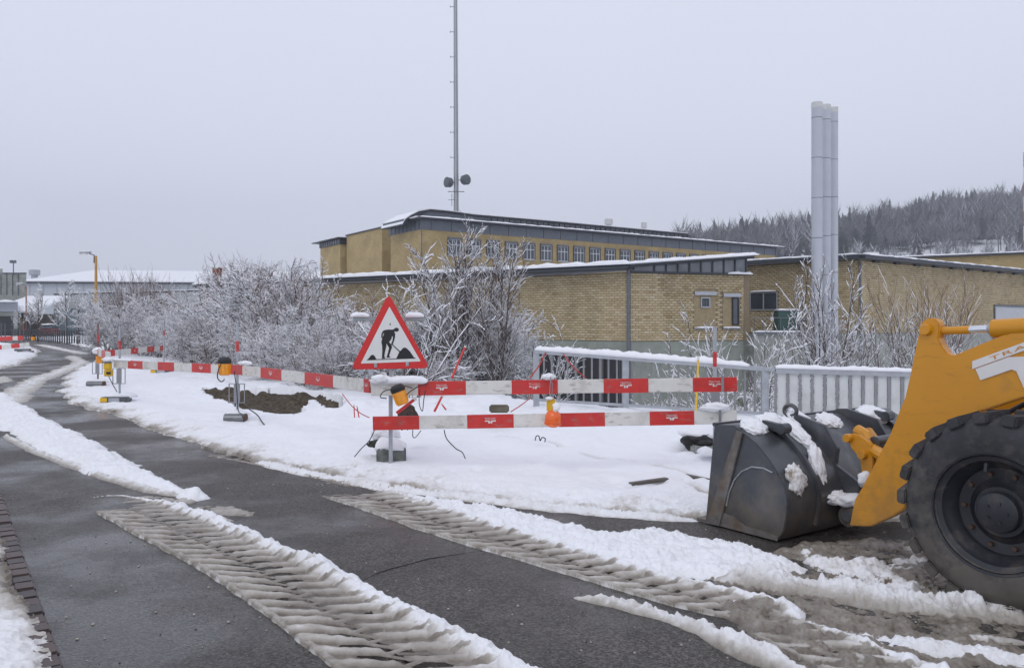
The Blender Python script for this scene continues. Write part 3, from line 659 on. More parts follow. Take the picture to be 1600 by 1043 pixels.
hedge = [ # px, base Y, scale, variant
 (178, 50, 1.02, 0), (212, 48, 1.12, 1), (262, 43, .90, 0), (298, 39, .78, 2), (388, 36, 1.08, 1), (392, 33, 1.2, 1), (420, 29, 1.08, 0), (368, 30, .72, 2), (322, 33, .70, 0),
 (458, 27, .92, 1), (500, 25.5, .66, 0), (450, 24, .55, 2), (540, 23.5, .60, 2), (505, 21.5, .46, 1), (590, 22.5, .60, 1), (640, 21, .55, 0), (560, 20.5, .44, 2), (238, 45, .95, 2)]
places_lab = ['at the left hedge end just right of the lamp pole', 'rising tallest at the far left with red tips', 'behind the far red and white board by its grey post',
 'low in the hedge left of the rusty chimney', 'just right of the rusty chimney with reddish tips', 'behind the third barrier post in the tall part of the hedge',
 'leaning right of the third barrier post', 'in the low front of the hedge behind the soil pit end', 'in the low front of the hedge below the rusty chimney',
 'with reddish tips halfway between rusty chimney and triangle sign', 'left of the triangle sign in the back of the hedge', 'in front of the hedge above the soil pit', 'just left behind the triangle sign',
 'low reddish one directly above the right end of the pit', 'right behind the triangle sign with red brown tips', 'between the triangle sign and the tall thin tree', 'low and dense at the left foot of the triangle sign', 'smallest at the back left of the hedge']
for i, (px, Y, s, v) in enumerate(hedge):
    place(HED[v], (px-HX)/F0*Y, Y, 0, s, label='snow laden shrub '+places_lab[i], group=G1)
for px, Y, s, v in [(165, 47, .75, 2), (195, 43, .72, 0), (228, 41, .68, 1), (250, 38, .62, 2), (280, 36, .62, 0), (335, 29.5, .55, 1), (300, 32, .58, 2), (385, 27, .56, 0), (405, 25, .50, 1), (425, 23, .44, 2), (475, 22.5, .48, 0), (520, 20, .38, 2), (600, 19.8, .42, 0), (480, 20.2, .34, 1), (280, 41, .8, 1), (396, 35, .9, 0), (435, 31, 1.08, 1), (480, 29, .75, 0)]:
    place(HED[v], (px-HX)/F0*Y, Y, 0, s, label='snow laden shrub filling in the long dense hedge between the taller ones', group='alike filler shrubs of the long hedge')
place(TR[0], (722-HX)/F0*19.5, 19.5, -.2, 1.02, .3, 'tall multi stemmed bare tree with thin upright twigs right of the triangle sign', 'tree')
place(TR[1], (775-HX)/F0*19, 19, -.3, .82, 1.2, 'snowy bare young tree left of the railing in front of the brick wall', 'tree')
place(TR[0], (690-HX)/F0*21, 21, -.3, .62, 2.0, 'small snowy bare tree directly behind the lower right corner of the triangle sign', 'tree')
place(HED[0], (785-HX)/F0*20, 20, -.6, .52, label='dense snow laden shrub left of the grey railing post', group=G1)
place(HED[2], (700-HX)/F0*19, 19, -.2, .38, label='low snow laden shrub under the tall thin tree beside the red stick', group=G1)
for q_, (px, Y, s_, lab) in enumerate([(762, 20.5, .70, 'tall dense white shrub directly right of the tall thin tree'), (735, 21.5, .80, 'dense white shrub filling behind the tall thin tree'), (672, 21.5, .66, 'dense white shrub right of the triangle sign edge')]):
    place(HED[(0, 2, 0)[q_]], (px-HX)/F0*Y, Y, -.35, s_, label=lab, group=G1)
place(CHUNK, (640-HX)/F0*17.5, 17.5, 0, 1.15, .5, 'open branched shrub with thick snow loads behind the upper right edge of the triangle sign', 'shrub')
place(CHUNK, (850-HX)/F0*19.5, 19.5, -.9, .95, 2.5, 'snow loaded shrub rising over the left corner of the railing', 'shrub')
G2 = 'snowy shrubs on the bank behind the railing'
for i, (px, Y, s, v) in enumerate([(880, 20, .38, 0), (1015, 19.5, .75, 1), (1060, 18.5, .75, 0), (1140, 18, .8, 1), (1185, 18.5, .75, 0), (1290, 20, .7, 1), (1400, 20, .75, 0), (1500, 20, .7, 1), (1095, 17, .6, 0), (1030, 17, .6, 1), (1160, 17, .55, 0)]):
    place(TW[v], (px-HX)/F0*Y, Y, None, s, label='low shrub behind the railing, '+['before the dark doors left of its middle post', 'just right of its middle post', 'between middle post and striped rod', 'behind the striped red rod', 'behind the right end post', 'behind the left part of the white panel fence', 'behind the right part of the white panel fence', 'behind the yellow loader arm', 'low beside the yellow rod', 'low in the middle of the right half', 'low between striped rod and end post'][i], group=G2)
place(CHUNK, (1125-HX)/F0*23, 23, -2.1, 1.5, 4, 'spreading shrub with thick snow on its branches before the small louvred window', 'shrub')
place(CHUNK, (1190-HX)/F0*24, 24, -2.1, 1.5, 1, 'spreading snow loaded shrub left of the green box', 'shrub')
place(UPR, (1290-HX)/F0*26, 26, -2.1, 1.55, 0, 'upright snowy shrub in front of the three flues', 'shrub')
place(UPR, (1265-HX)/F0*27, 27, -2.1, 1.15, 2, 'upright snowy shrub left of the flue feet beside the green box', 'shrub')
place(UPR, (1335-HX)/F0*25, 25, -2.1, 1.05, 4, 'upright snowy shrub at the corner of the right brick hall', 'shrub')
place(WISP, (1455-HX)/F0*27, 27, -2.1, 2.35, 0, 'wispy brown bare shrub against the right brick hall above the loader head', 'shrub')
place(UPR, (1395-HX)/F0*26, 26, -2.1, 1.1, 5, 'low snowy shrub left of the wispy brown one beside the loader head', 'shrub')
place(TW[1], (1480-HX)/F0*25, 25, -2.1, 1.2, 5, 'snowy shrub at the foot of the wispy brown one', 'shrub')
place(WISP, (210-HX)/F0*46, 46, 0, 2.15, 1, 'tall red brown bare twigs above the left part of the hedge', 'shrub')
place(WISP, (400-HX)/F0*31, 31, 0, 1.75, 2, 'red brown bare twigs above the middle of the hedge', 'shrub')
place(WISP, (376-HX)/F0*36, 36, 0, 1.75, 3, 'red brown bare twigs beside the rusty chimney top', 'shrub')
place(WISP, (460-HX)/F0*26, 26, 0, 1.4, 4, 'red brown bare twigs left of the triangle sign', 'shrub')
for i, (px, Y, s) in enumerate([(186, 49, 1.8), (232, 46, 2.0), (250, 44, 1.7), (383, 34, 1.9), (425, 30, 1.7), (560, 24, 1.15), (740, 20, 1.5)]):
    place(WISP, (px-HX)/F0*Y, Y, 0, s, label='red brown bare twigs above the hedge, '+['just right of the ochre lamp pole', 'between lamp pole and rusty chimney', 'third tuft from the lamp pole', 'behind the third barrier post', 'right of the third barrier post', 'left of the triangle sign top', 'within the tall thin tree'][i], cat='shrub')
for i, (px, Y, s, z) in enumerate([(1240, 52, 1.5, 3.5), (1345, 50, 1.35, 3.5)]):
    place(CHUNK if i else TW[0], (px-HX)/F0*Y, Y, -2.2+1, s*1.6, label=['snowy bare tree top behind the roof left of the flues', 'snowy bare tree top behind the roof right of the flues'][i], cat='tree')
G3 = 'young trees along the far left road'
for i, (px, Y, s) in enumerate([(60, 74, 1.25), (65, 92, 1.75), (90, 70, 1.05), (105, 68, 1.5), (122, 64, 1.1), (48, 80, 1.1), (140, 66, 1.1), (30, 85, 1.0)]):
    place(SMALLT, (px-HX)/F0*Y, Y, 0, s, label='young snowy tree by the dark fence, '+['second from the left beside the thin lamp pole', 'tallest, behind the others in the snow field', 'in front of the red car', 'tall one right of the red car', 'one next to the fence end', 'one just right of the second lamp pole', 'last before the yellow lamp pole', 'one at the concrete garage'][i], cat='tree', group=G3)
FR = make_bush(66, 3.5, 10, .28, S_DENSE, (.04, .06, 1, 0), name='frosted_tree', kind='tree')
for i, (px, Y, s, zz) in enumerate([(853, 62, 2.15, -2.2), (768, 62, 2.3, -2.2), (926, 62, 1.95, -2.2)]):
    place(FR, (px-HX)/F0*Y, Y, zz, s, label=['white frosted tree top before the office windows above the low roof', 'white frosted tree top behind the tall thin tree before the office windows', 'smallest white frosted tree top before the office windows'][i], cat='tree')

# ------------------------------------------------------------------ snow helpers
def snow_strip(mb, a, b, wd, h, n=24, seed=0, sag=.0, end=1):
    a = Vector(a); b = Vector(b); d = (b-a); L = d.length; X = d/L; Yv = Vector((-X.y, X.x, 0)).normalized(); k0 = len(mb.v)
    prof = [(-1, 0), (-.98, .45), (-.6, .9), (0, 1), (.6, .9), (.98, .45), (1, 0)]
    for i in range(n+1):
        t = i/n; c = a+d*t; nn = mnoise.noise(Vector((c.x*2.2+seed, c.y*2.2, c.z+seed)))*1.3; n2 = mnoise.noise(Vector((c.x*9+seed, c.y*9, seed)))*1.5
        hh = h*(1+.45*nn+.22*n2)*(1 if end == 0 else min(1, (min(t, 1-t)*L/(h*1.2)+.15))**.5); ww = wd/2*(1+.10*n2)
        for (u, v) in prof: mb.v.append(tuple(c+Yv*(u*ww)+Vector((0, 0, v*hh+(-.01 if v == 0 else 0)+h*.22*mnoise.noise(Vector((c.x*14, u*2+seed, c.y*14)))*(v > 0)))))
    m = len(prof)
    for i in range(n):
        for j in range(m-1): mb.f.append((k0+i*m+j, k0+i*m+j+1, k0+(i+1)*m+j+1, k0+(i+1)*m+j)); mb.mi.append(0)
        mb.f.append((k0+i*m, k0+(i+1)*m, k0+(i+1)*m+m-1, k0+i*m+m-1)); mb.mi.append(0)
    mb.f.append(tuple(k0+j for j in range(m))); mb.mi.append(0); mb.f.append(tuple(k0+n*m+j for j in range(m))[::-1]); mb.mi.append(0)
    return mb
def clump(mb, c, size, ax=None, seed=0, sub=3, rough=.35, freq=3.0):
    bm = bmesh.new(); bmesh.ops.create_icosphere(bm, subdivisions=sub, radius=1)
    X, Y, Zv = ax if ax else (Vector((1,0,0)), Vector((0,1,0)), Vector((0,0,1))); c = Vector(c)
    vs = []
    for v in bm.verts:
        p = v.co; nn = mnoise.fractal(p*freq*.6+Vector((seed*3.1, seed, 0)), .8, 2.2, 4); p2 = p*(1+rough*nn)
        vs.append(c+X*(p2.x*size[0])+Y*(p2.y*size[1])+Zv*(p2.z*size[2]))
    fs = [[v.index for v in f.verts] for f in bm.faces]; bm.free()
    return mb.add(vs, fs)

# ------------------------------------------------------------------ buildings
def V2(px, Y): return Vector(((px-HX)/F0*Y, Y, 0))
K = V2(984, 35); KL = V2(440, 48.3); KL = K+(KL-K)*1.35; R_ = V2(1162, 36.6)
Mc = V2(1341, 40); ML = V2(1162, 44.2); MR = V2(1600, 52); MR = Mc+(MR-Mc)*1.5
BW, BH = .27, .11
brick_vars = []
def brick_mesh(tint):
    mb = MB(); mb.box((0,0,0), (BW-.02, .03, BH-.022)); ob = mb.build('brick', M_BRICK); me = ob.data; bpy.data.objects.remove(ob)
    a = me.attributes.new('tint', 'FLOAT', 'POINT'); a.data.foreach_set('value', [tint]*len(me.vertices)); return me
for i in range(9): brick_vars.append(brick_mesh(.05+.9*i/8))
def brick_wall(a, b, z0, ztop, openings, collect, bumpd=0.012):
    """fills collect with bricks (centre, dir, length, tint); ztop is function(s)"""
    d = (b-a); L = d.length; X = d/L; nrm = Vector((X.y, -X.x, 0))
    if nrm.dot(-a) < 0: nrm = -nrm
    rows = int((max(ztop(0), ztop(L))-z0)/BH)
    for r in range(rows):
        zc = z0+(r+.5)*BH; s = -BW/2 if r % 2 else 0
        while s < L:
            s0 = max(s, 0); s1 = min(s+BW, L); s += BW
            if s1-s0 < .05: continue
            sc_ = (s0+s1)/2
            if zc+BH/2 > ztop(sc_): continue
            if any(o[0] < sc_ < o[1] and o[2] < zc < o[3] for o in openings): continue
            t = min(1, max(0, random.gauss(.48, .13)+random.choice((0, 0, 0, 0, 0, 0, 0, 0, .25, -.25))))
            c = a+X*sc_+nrm*.004+Vector((0, 0, zc)); collect.append((c, X, s1-s0, t, c.length))
    return X, nrm
def finish_bricks(collect, root, limit=290):
    collect.sort(key=lambda q: q[4]); loc = parent_loc(root)
    full = [c for c in collect if abs(c[2]-BW) < 1e-6][:limit]; ids = set(id(c) for c in full)
    for c, X, L, t, _ in full:
        ob = bpy.data.objects.new('brick', brick_vars[min(8, int(t*9))]); COL.objects.link(ob); ob.parent = root; ob.location = c-loc; ob.rotation_euler = (0, 0, math.atan2(X.y, X.x))
    Vv = []; T = []; Fq = []
    sg_ = [(-1,-1,-1),(1,-1,-1),(1,1,-1),(-1,1,-1),(-1,-1,1),(1,-1,1),(1,1,1),(-1,1,1)]; ff = [(0,3,2,1),(4,5,6,7),(0,1,5,4),(1,2,6,5),(2,3,7,6),(3,0,4,7)]
    for it in collect:
        if id(it) in ids: continue
        c, X, L, t, _ = it; Yv = Vector((-X.y, X.x, 0)); k = len(Vv)
        for a_, b_, d_ in sg_: Vv.append(tuple(c+X*(a_*(L-.02)/2)+Yv*(b_*.015)+Vector((0, 0, d_*(BH-.022)/2)))); T.append(t)
        Fq += [tuple(i+k for i in f) for f in ff]
    o = npmesh('bricks', Vv, Fq, M_BRICK, root, smooth=False, attrs={'tint': T}); o['kind'] = 'stuff'
def vquad(mb, a, b, z0, z1, z2=None, z3=None, th=.3, mi=0):
    """upright slab from a to b, thickness th away from camera; top may slope z1 (at a) -> z2 (at b)"""
    d = (b-a).normalized(); nrm = Vector((d.y, -d.x, 0))
    if nrm.dot(-a) < 0: nrm = -nrm
    z2 = z1 if z2 is None else z2
    pts = [Vector((a.x, a.y, z0)), Vector((b.x, b.y, z0)), Vector((b.x, b.y, z2)), Vector((a.x, a.y, z1))]
    mb.prism(pts, -nrm*th, mi)

# --- building 1 : low brick hall with mono-pitch roof
b1 = thing('brick_hall', 'low yellow brick hall with snowy sloping roof and glazed gable behind the railing', 'building', (K.x, K.y, -2.2))
mb = MB(); vquad(mb, KL, K, .97, 3.99, th=.25); vquad(mb, K, R_, .97, 3.99, th=.25); vquad(mb, R_, R_+Vector((-.3, 8, 0)), .97, 3.99, th=.25)
mb.build('wall', M_MORTAR, b1)
mb = MB(); 
M_PLINTH = mat('plinth_plaster', (.26, .28, .245), .85, var=.12, scale=3, bump=.2, bscale=30, col2=(.22, .25, .21), c2scale=1.2, c2lo=.45, c2hi=.65)
D1 = (K-KL).normalized(); n1 = Vector((-.572, -.82, 0)).normalized()
vquad(mb, KL-Vector((0, -.03, 0)), K-Vector((0, -.03, 0)), -2.4, .965, th=.3); vquad(mb, K+Vector((0, .03, 0)), R_+Vector((0, .03, 0)), -2.4, .965, th=.3)
mb.build('plinth', M_PLINTH, b1)
col = []
XL, nL = brick_wall(KL, K, .98, lambda s: 3.98, [], col)
Lr = (R_-K).length; XR = (R_-K)/Lr
def sR(px):   # wall coordinate from px on the K->R wall
    k = (px-HX)/F0; return (k*K.y-K.x)/(XR.x-k*XR.y)
opR = [(sR(1084), sR(1118), 1.55, 3.27), (sR(1129), sR(1156), 1.55, 3.2)]
brick_wall(K, R_, .98, lambda s: 3.98, opR, col)
nR = Vector((XR.y, -XR.x, 0))
finish_bricks(col, b1)
for j, (s0, s1, z0, z1) in enumerate(opR):
    a = K+XR*s0; b = K+XR*s1; c = (a+b)/2
    # recess : dark reveal, header, window, sill
    mb = MB(); mb.box(c+nR*.012+Vector((0, 0, (z0+z1)/2)), (s1-s0-.01, .02, z1-z0-.01), (XR, nR, Vector((0,0,1)))); mb.build('reveal', mat('recess_brick', (.30, .24, .14), .9, var=.2, scale=8), b1)
    mb = MB(); mb.box(c+nR*.07+Vector((0, 0, z1-.17)), (s1-s0, .10, .16), (XR, nR, Vector((0,0,1)))); mb.build('window_header', M_STEEL, b1)
    mb = MB(); mb.box(c+nR*.05+Vector((0, 0, z0-.03)), (s1-s0+.08, .14, .06), (XR, nR, Vector((0,0,1)))); s_ = mb.build('window_sill', M_STEELD, b1)
    mb = MB(); snow_strip(mb, a+nR*.06+Vector((0, 0, z0)), b+nR*.06+Vector((0, 0, z0)), .12, .05, 8, j); mb.build('snow', M_SNOW, s_)
    ww = .42 if j == 0 else .30; cz = z1-.58; cw = c+nR*.04+(XR*.0 if j == 0 else XR*.18)
    hh = .42 if j == 0 else 1.2
    if j: cz = z1-.9
    mb = MB(); mb.box(cw+Vector((0, 0, cz)), (ww, .04, hh), (XR, nR, Vector((0,0,1)))); wn = mb.build('window', M_GLASS, b1)
    mb = MB()
    for q_ in (-1, 1):
        mb.box(cw+XR*(q_*ww/2)+nR*.03+Vector((0, 0, cz)), (.05, .05, hh+.05), (XR, nR, Vector((0,0,1)))); mb.box(cw+nR*.028+Vector((0, 0, cz+q_*hh/2)), (ww+.05, .045, .05), (XR, nR, Vector((0,0,1))))
    mb.build('frame', M_STEEL if j == 0 else M_BLACK, wn)
    if j == 0:
        for q_ in range(4): mb = MB().box(cw+XR*(-.13+.087*q_)+nR*.035+Vector((0, 0, cz)), (.016, .02, hh-.04), (XR, nR, Vector((0,0,1)))); mb.build('bar', M_STEELD, wn)
# fascia, gutter on eave of left wall
up = Vector((0,0,1))
a = KL+nL*.30; b = K+nL*.30+XL*.25
mb = MB(); mb.bar(a+up*4.17, b+up*4.17, .55, .16); ev = mb.build('eave_board', M_FASCD, b1)
mb = MB(); mb.tube([a+nL*.25+up*4.16, b+nL*.25+up*4.16], .085, 10); mb.build('gutter', M_FASCD, b1)
mb = MB(); n = 150; La = (b-a).length
for i in range(n): mb.box(b-XL*(i*.16)+nL*.28+up*4.30, (.08, .06, .06), (XL, nL, up))
o = mb.build('roof_ribs', M_FASCIA, b1)
mb = MB(); mb.tube([K+nL*.07+XL*-.02+up*4.1, K+nL*.07+XL*-.02+up*-2.2], .09, 10); mb.build('downpipe', M_STEELD, b1)
# roof slab sloping up along right wall
RT = R_+XR*.35
pA = KL+nL*.5+up*4.26; pB = K+nL*.5+XL*.3+up*4.26; pC = RT+nR*.45+up*4.80; pD = RT+Vector((-3, 11, 0))+up*4.9; pE = KL+Vector((4, 11, 0))+up*4.5
mb = MB(); mb.prism([pA, pB, pC, pD, pE], up*.06); mb.build('roof', M_FASCIA, b1)
mb = MB(); mb.prism([p+up*.063 for p in (pA, pB, pC-XR*.35, pD, pE)], up*.10); mb.build('roof_snow', M_SNOW, b1)
mb = MB(); snow_strip(mb, pA+up*.05, pB+up*.05, .35, .17, 120, 1); mb.build('snow', M_SNOW, b1)
mb = MB(); snow_strip(mb, pB+up*.06, pC+up*.05, .5, .13, 30, 2); mb.build('snow', M_SNOW, b1)
# glazed gable
g0 = K+nR*.03; g1 = R_+XR*.1+nR*.03
mb = MB(); mb.prism([g0+up*4.0, g1+up*4.0, g1+up*4.76, g0+XR*.2+up*4.24], -nR*.03); gl = mb.build('glazing', mat('gable_glass', (.16, .18, .20), .12, var=.5, scale=.9, bump=0, spec=.8), b1)
mb = MB(); mb.bar(g0+nR*.04+up*4.0, g1+nR*.04+up*4.0, .08, .09); mb.build('sill_rail', M_FASCD, b1)
for i in range(9):
    t = .2+.8*i/8; p = g0.lerp(g1, t)+nR*.03; zt = 4.24+(4.76-4.24)*t
    mb = MB(); mb.bar(p+up*4.03, p+up*zt, .06, .06); mb.build('mullion', M_FASCD, b1)
mb = MB(); mb.bar(pB+up*-.03-nR*.2, pC+up*-.03-nR*.2, .14, .12); mb.build('verge_board', M_FASCD, b1)
mb = MB(); snow_strip(mb, R_-XR*.9+nR*.1+up*4.0, R_+XR*.35+nR*.1+up*4.0, .2, .09, 12, 5); mb.build('snow', M_SNOW, b1)
# dark doors behind the railing in the plinth of the left wall
def sL(px):
    k = (px-HX)/F0; D = (KL-K).normalized(); return (k*K.y-K.x)/(D.x-k*D.y)
DL = (KL-K).normalized()
for i, (x0, x1) in enumerate([(944, 970), (905, 937), (868, 899), (842, 862)]):
    s0, s1 = sL(x1), sL(x0); c = K+DL*((s0+s1)/2)+nL*.02
    mb = MB(); mb.box(c+up*-.95, (s1-s0, .06, 2.5), (DL, nL, up)); dr = mb.build('door', M_BLACK, b1)
    mb = MB()
    for q_ in (-1, 1): mb.box(c+nL*.04+DL*(q_*(s1-s0)/2)+up*-.95, (.07, .08, 2.56), (DL, nL, up))
    mb.box(c+nL*.04+up*.33, (s1-s0+.07, .078, .07), (DL, nL, up)); mb.build('frame', M_FASCD, dr)

# --- building 2 : right brick hall
b2 = thing('brick_hall', 'large yellow brick hall with flat snowy roof edge at the right behind the loader', 'building', (Mc.x, Mc.y, -2.2))
mb = MB(); vquad(mb, ML, Mc, 1.25, 4.95, th=.25); vquad(mb, Mc, MR, 1.25, 4.95, th=.25); mb.build('wall', M_MORTAR, b2)
mb = MB(); o3 = Vector((0, .04, 0)); vquad(mb, ML+o3, Mc+o3, -2.4, 1.245, th=.3); vquad(mb, Mc+o3, MR+o3, -2.4, 1.245, th=.3); mb.build('plinth', M_CONC, b2)
col = []; XM = (MR-Mc).normalized(); XN = (ML-Mc).normalized(); nM = Vector((XM.y, -XM.x, 0)); nN = Vector((-XN.y, XN.x, 0))
def sOn(px, o_, D): k = (px-HX)/F0; return (k*o_.y-o_.x)/(D.x-k*D.y)
LN = (ML-Mc).length
s0w, s1w = LN-sOn(1172, Mc, XN), LN-sOn(1216, Mc, XN)
d0 = sOn(1552, Mc, XM); d1 = sOn(1640, Mc, XM)
brick_wall(ML, Mc, 1.26, lambda s: 4.94, [(s0w, s1w, 2.45, 3.45)], col)
brick_wall(Mc, MR, 1.26, lambda s: 4.94, [(d0, d1, 1.2, 2.9)], col)
finish_bricks(col, b2)
cw = ML-XN*((s0w+s1w)/2)+nN*.03
mb = MB(); mb.box(cw+up*2.95, (s1w-s0w-.02, .05, .98), (XN, nN, up)); wn = mb.build('window', M_GLASS, b2)
mb = MB()
for q_ in (-1, 0, 1): mb.box(cw+XN*(q_*(s1w-s0w-.08)/2)+nN*.03+up*2.95, (.06, .05, .98), (XN, nN, up))
for q_ in (-1, 1): mb.box(cw+nN*.03+up*(2.95+q_*.46), (s1w-s0w-.1, .045, .06), (XN, nN, up))
mb.build('frame', M_STEEL, wn)
mb = MB(); snow_strip(mb, cw+XN*.7+nN*.1+up*3.48, cw-XN*.7+nN*.1+up*3.48, .15, .05, 8, 3); mb.build('snow', M_SNOW, wn)
cd = Mc+XM*((d0+d1)/2)+nM*.03
mb = MB(); mb.box(cd+up*.95, (d1-d0-.1, .06, 3.7), (XM, nM, up)); dr = mb.build('door', mat('grey_door', (.45, .46, .48), .5, var=.06, bump=0), b2)
mb = MB(); mb.box(cd+up*2.84+nM*.02, (d1-d0, .1, .12), (XM, nM, up))
for q_ in (-1, 1): mb.box(cd+XM*(q_*(d1-d0-.1)/2)+nM*.02+up*.9, (.1, .1, 3.7), (XM, nM, up))
mb.build('frame', M_STEELD, dr)
e1 = ML+nN*.35; e2 = Mc+nN*.30+nM*.25; e3 = MR+nM*.35
mb = MB(); mb.bar(e1+up*5.02, e2+up*5.02, .5, .14); mb.bar(e2+up*5.019, e3+up*5.019, .5, .14); mb.build('fascia', M_FASCD, b2)
mb = MB(); mb.bar(e1+up*5.14-nN*.05, e2+up*5.14-nN*.05, .6, .06); mb.bar(e2+up*5.138-nM*.05, e3+up*5.138-nM*.05, .6, .06); mb.build('roof_edge', M_FASCIA, b2)
mb = MB(); mb.prism([ML+up*5.1, Mc+up*5.1, MR+up*5.1, MR+Vector((-8, 12, 0))+up*5.1, ML+Vector((2, 12, 0))+up*5.1], up*.1); mb.build('roof', M_SNOW, b2)
mb = MB(); snow_strip(mb, e1+up*5.16, e2+up*5.16, .5, .08, 20, 6); snow_strip(mb, e2+up*5.155, e3+up*5.155, .5, .08, 60, 7); mb.build('snow', M_SNOW, b2)
mb = MB(); mb.tube([Mc+nM*.12+up*4.9, Mc+nM*.12+up*-2.2], .06, 8); mb.build('downpipe', M_STEELD, b2)
for i in range(14): MB().box(Mc+nM*.12+XM*(1.5+i*2.1)+up*4.9, (.5, .16, .12), (XM, nM, up)).build('gutter_bracket', M_FASCD, b2)
# ledge with green box
lg = thing('loading_ledge', 'concrete ledge with snowy edge rail left of the flues', 'ledge', (V2(1200, 35).x, 35, -2.2))
a = V2(1178, 36); b = V2(1262, 35)
mb = MB(); vquad(mb, a, b, -2.3, 1.25, th=2.5); mb.build('ledge_wall', M_CONC, lg)
mb = MB(); mb.bar(a+up*1.33+Vector((0, -.1, 0)), b+up*1.33+Vector((0, -.1, 0)), .12, .12); mb.build('edge_beam', M_STEELD, lg)
mb = MB(); snow_strip(mb, a+up*1.38+Vector((0, -.1, 0)), b+up*1.38+Vector((0, -.1, 0)), .16, .05, 12, 8); mb.build('snow', M_SNOW, lg)
for i in range(6):
    p = a.lerp(b, (i+.3)/6)+Vector((0, .35, 0)); MB().tube([p+up*1.25, p+up*2.0], .018, 6).build('post', M_STEELD, lg)
MB().tube([a+Vector((0, .35, 2.0)), b+Vector((0, .35, 2.0))], .02, 6).build('handrail', M_STEELD, lg)
gb = thing('cabinet', 'dark green metal box standing on the concrete ledge by the brick wall', 'cabinet', (V2(1230, 36).x, 36, 1.26))
p = V2(1230, 36.2); MB().box(p+up*1.80, (1.05, .7, .98)).build('body', mat('green_metal', (.035, .085, .07), .45, var=.12), gb, bevel=.02)
MB().box(p+up*2.32, (1.12, .76, .05)).build('lid', M_STEELD, gb); MB().box(p+up*1.8+Vector((.12, -.362, 0)), (.03, .02, .8)).build('seam', M_STEELD, gb)
mb = MB(); snow_strip(mb, p+up*2.34+Vector((-.5, 0, 0)), p+up*2.34+Vector((.5, 0, 0)), .7, .06, 8, 9); mb.build('snow', M_SNOW, gb)
# --- building 3 behind right
b3 = thing('brick_hall', 'distant yellow brick hall whose snowy roof edge shows above the right hall', 'building', (40, 72, -2.2))
a = V2(1392, 74); b = V2(1760, 68)
mb = MB(); vquad(mb, a, b, -2.3, 7.65, 7.95, th=.4); mb.build('wall', M_FBRICK, b3)
mb = MB(); mb.bar(a+up*7.75, b+up*8.05, .8, .18); mb.build('fascia', M_FASCD, b3); mb = MB(); snow_strip(mb, a+up*7.84, b+up*8.14, .8, .1, 30, 3); mb.build('snow', M_SNOW, b3)
wt = thing('storage_tank', 'small white tank behind the roof right of the flues', 'tank', (36, 82, -2))
MB().lathe([(0, 9.2), (.75, 9.2), (.8, 9.05), (.8, -.3)], (V2(1361, 82).x, 82, -.2), up, 20).build('body', mat('white_paint', (.7, .7, .72), .5), wt, autos=True)
MB().lathe([(.82, 8.9), (.86, 8.95), (.82, 9.0)], (V2(1361, 82).x, 82, -.2), up, 20).build('rim_band', M_STEEL, wt)

# --- long office building
A_ = Vector((-8.5, 75, 0)); U = Vector((.8275, .5615, 0)); W = Vector((-.5615, .8275, 0)); LEN = 51.6; nU = -W; ZB = -2.3
b4 = thing('office_building', 'long yellow brick office building with window row and grey fascia behind the low hall', 'building', (A_.x, A_.y, ZB))
mb = MB(); mb.prism([A_+up*ZB, A_+U*LEN+up*ZB, A_+U*LEN+W*6.6+up*ZB, A_+W*6.6+up*ZB], up*(10.55-ZB)); mb.build('wall', M_FBRICK, b4)
F1 = A_+nU*.25-U*.3
mb = MB(); mb.prism([A_+nU*.06-U*.06+up*10.55, A_+U*(LEN+.3)+nU*.06+up*10.55, A_+U*(LEN+.3)+W*6.9+up*10.55, A_-U*.06+W*6.9+up*10.55], up*.95); mb.build('fascia', M_FASCIA, b4)
for i in range(24): MB().box(A_+U*(1+i*2.2)+nU*.075+up*11.02, (.04, .03, .9), (U, nU, up)).build('fascia_seam', M_FASCD, b4)
for i in range(8): MB().box(A_+W*(.3+i*.85)-U*.075+up*11.02, (.05, .03, .9), (W, U, up)).build('fascia_seam', M_FASCD, b4)
mb = MB(); mb.prism([A_+nU*.7-U*.6+up*11.5, A_+U*(LEN+1.2)+nU*.7+up*11.5, A_+U*(LEN+1.2)+W*7.2+up*11.5, A_-U*.6+W*7.2+up*11.5], up*.16); mb.build('roof', M_FASCD, b4)
mb = MB(); snow_strip(mb, A_+nU*.35-U*.5+up*11.66, A_+U*(LEN+1)+nU*.35+up*11.66, .8, .14, 120, 3); snow_strip(mb, A_-U*.3+up*11.66, A_-U*.3+W*6.6+up*11.66, .6, .14, 30, 4); mb.build('snow', M_SNOW, b4)
mb = MB(); mb.tube([A_+nU*.06-U*.02+up*10.5, A_+nU*.06-U*.02+up*ZB], .05, 6); mb.build('corner_strip', M_STEELD, b4)
# windows
def window(root, c, X, N_, wd, ht, z):
    MBb = MB().box(c+N_*-.02+up*z, (wd, .10, ht), (X, N_, up)); f = MBb.build('window', mat('office_window_frame', (.62, .64, .66), .5, var=.05, bump=0), root)
    k = 3
    for i in range(k):
        pw = (wd-.10)/k
        for (zz, hh) in ((-.16*ht, ht*.58), (.32*ht, ht*.28)):
            MB().box(c+X*(-wd/2+.05+pw*(i+.5))+N_*.038+up*(z+zz), (pw-.10, .03, hh), (X, N_, up)).build('pane', M_GLASS, f)
    MB().box(c+N_*.10+up*(z+ht/2+.1), (wd+.1, .2, .16), (X, N_, up)).build('blind_box', M_STEELD, f)
    MB().box(c+N_*.08+up*(z-ht/2-.04), (wd+.1, .2, .06), (X, N_, up)).build('sill', M_STEEL, f)
    for q_ in (-1, 1): MB().box(c+X*(q_*(wd/2+.03))+N_*.05+up*z, (.07, .12, ht), (X, N_, up)).build('reveal', M_FASCD, f)
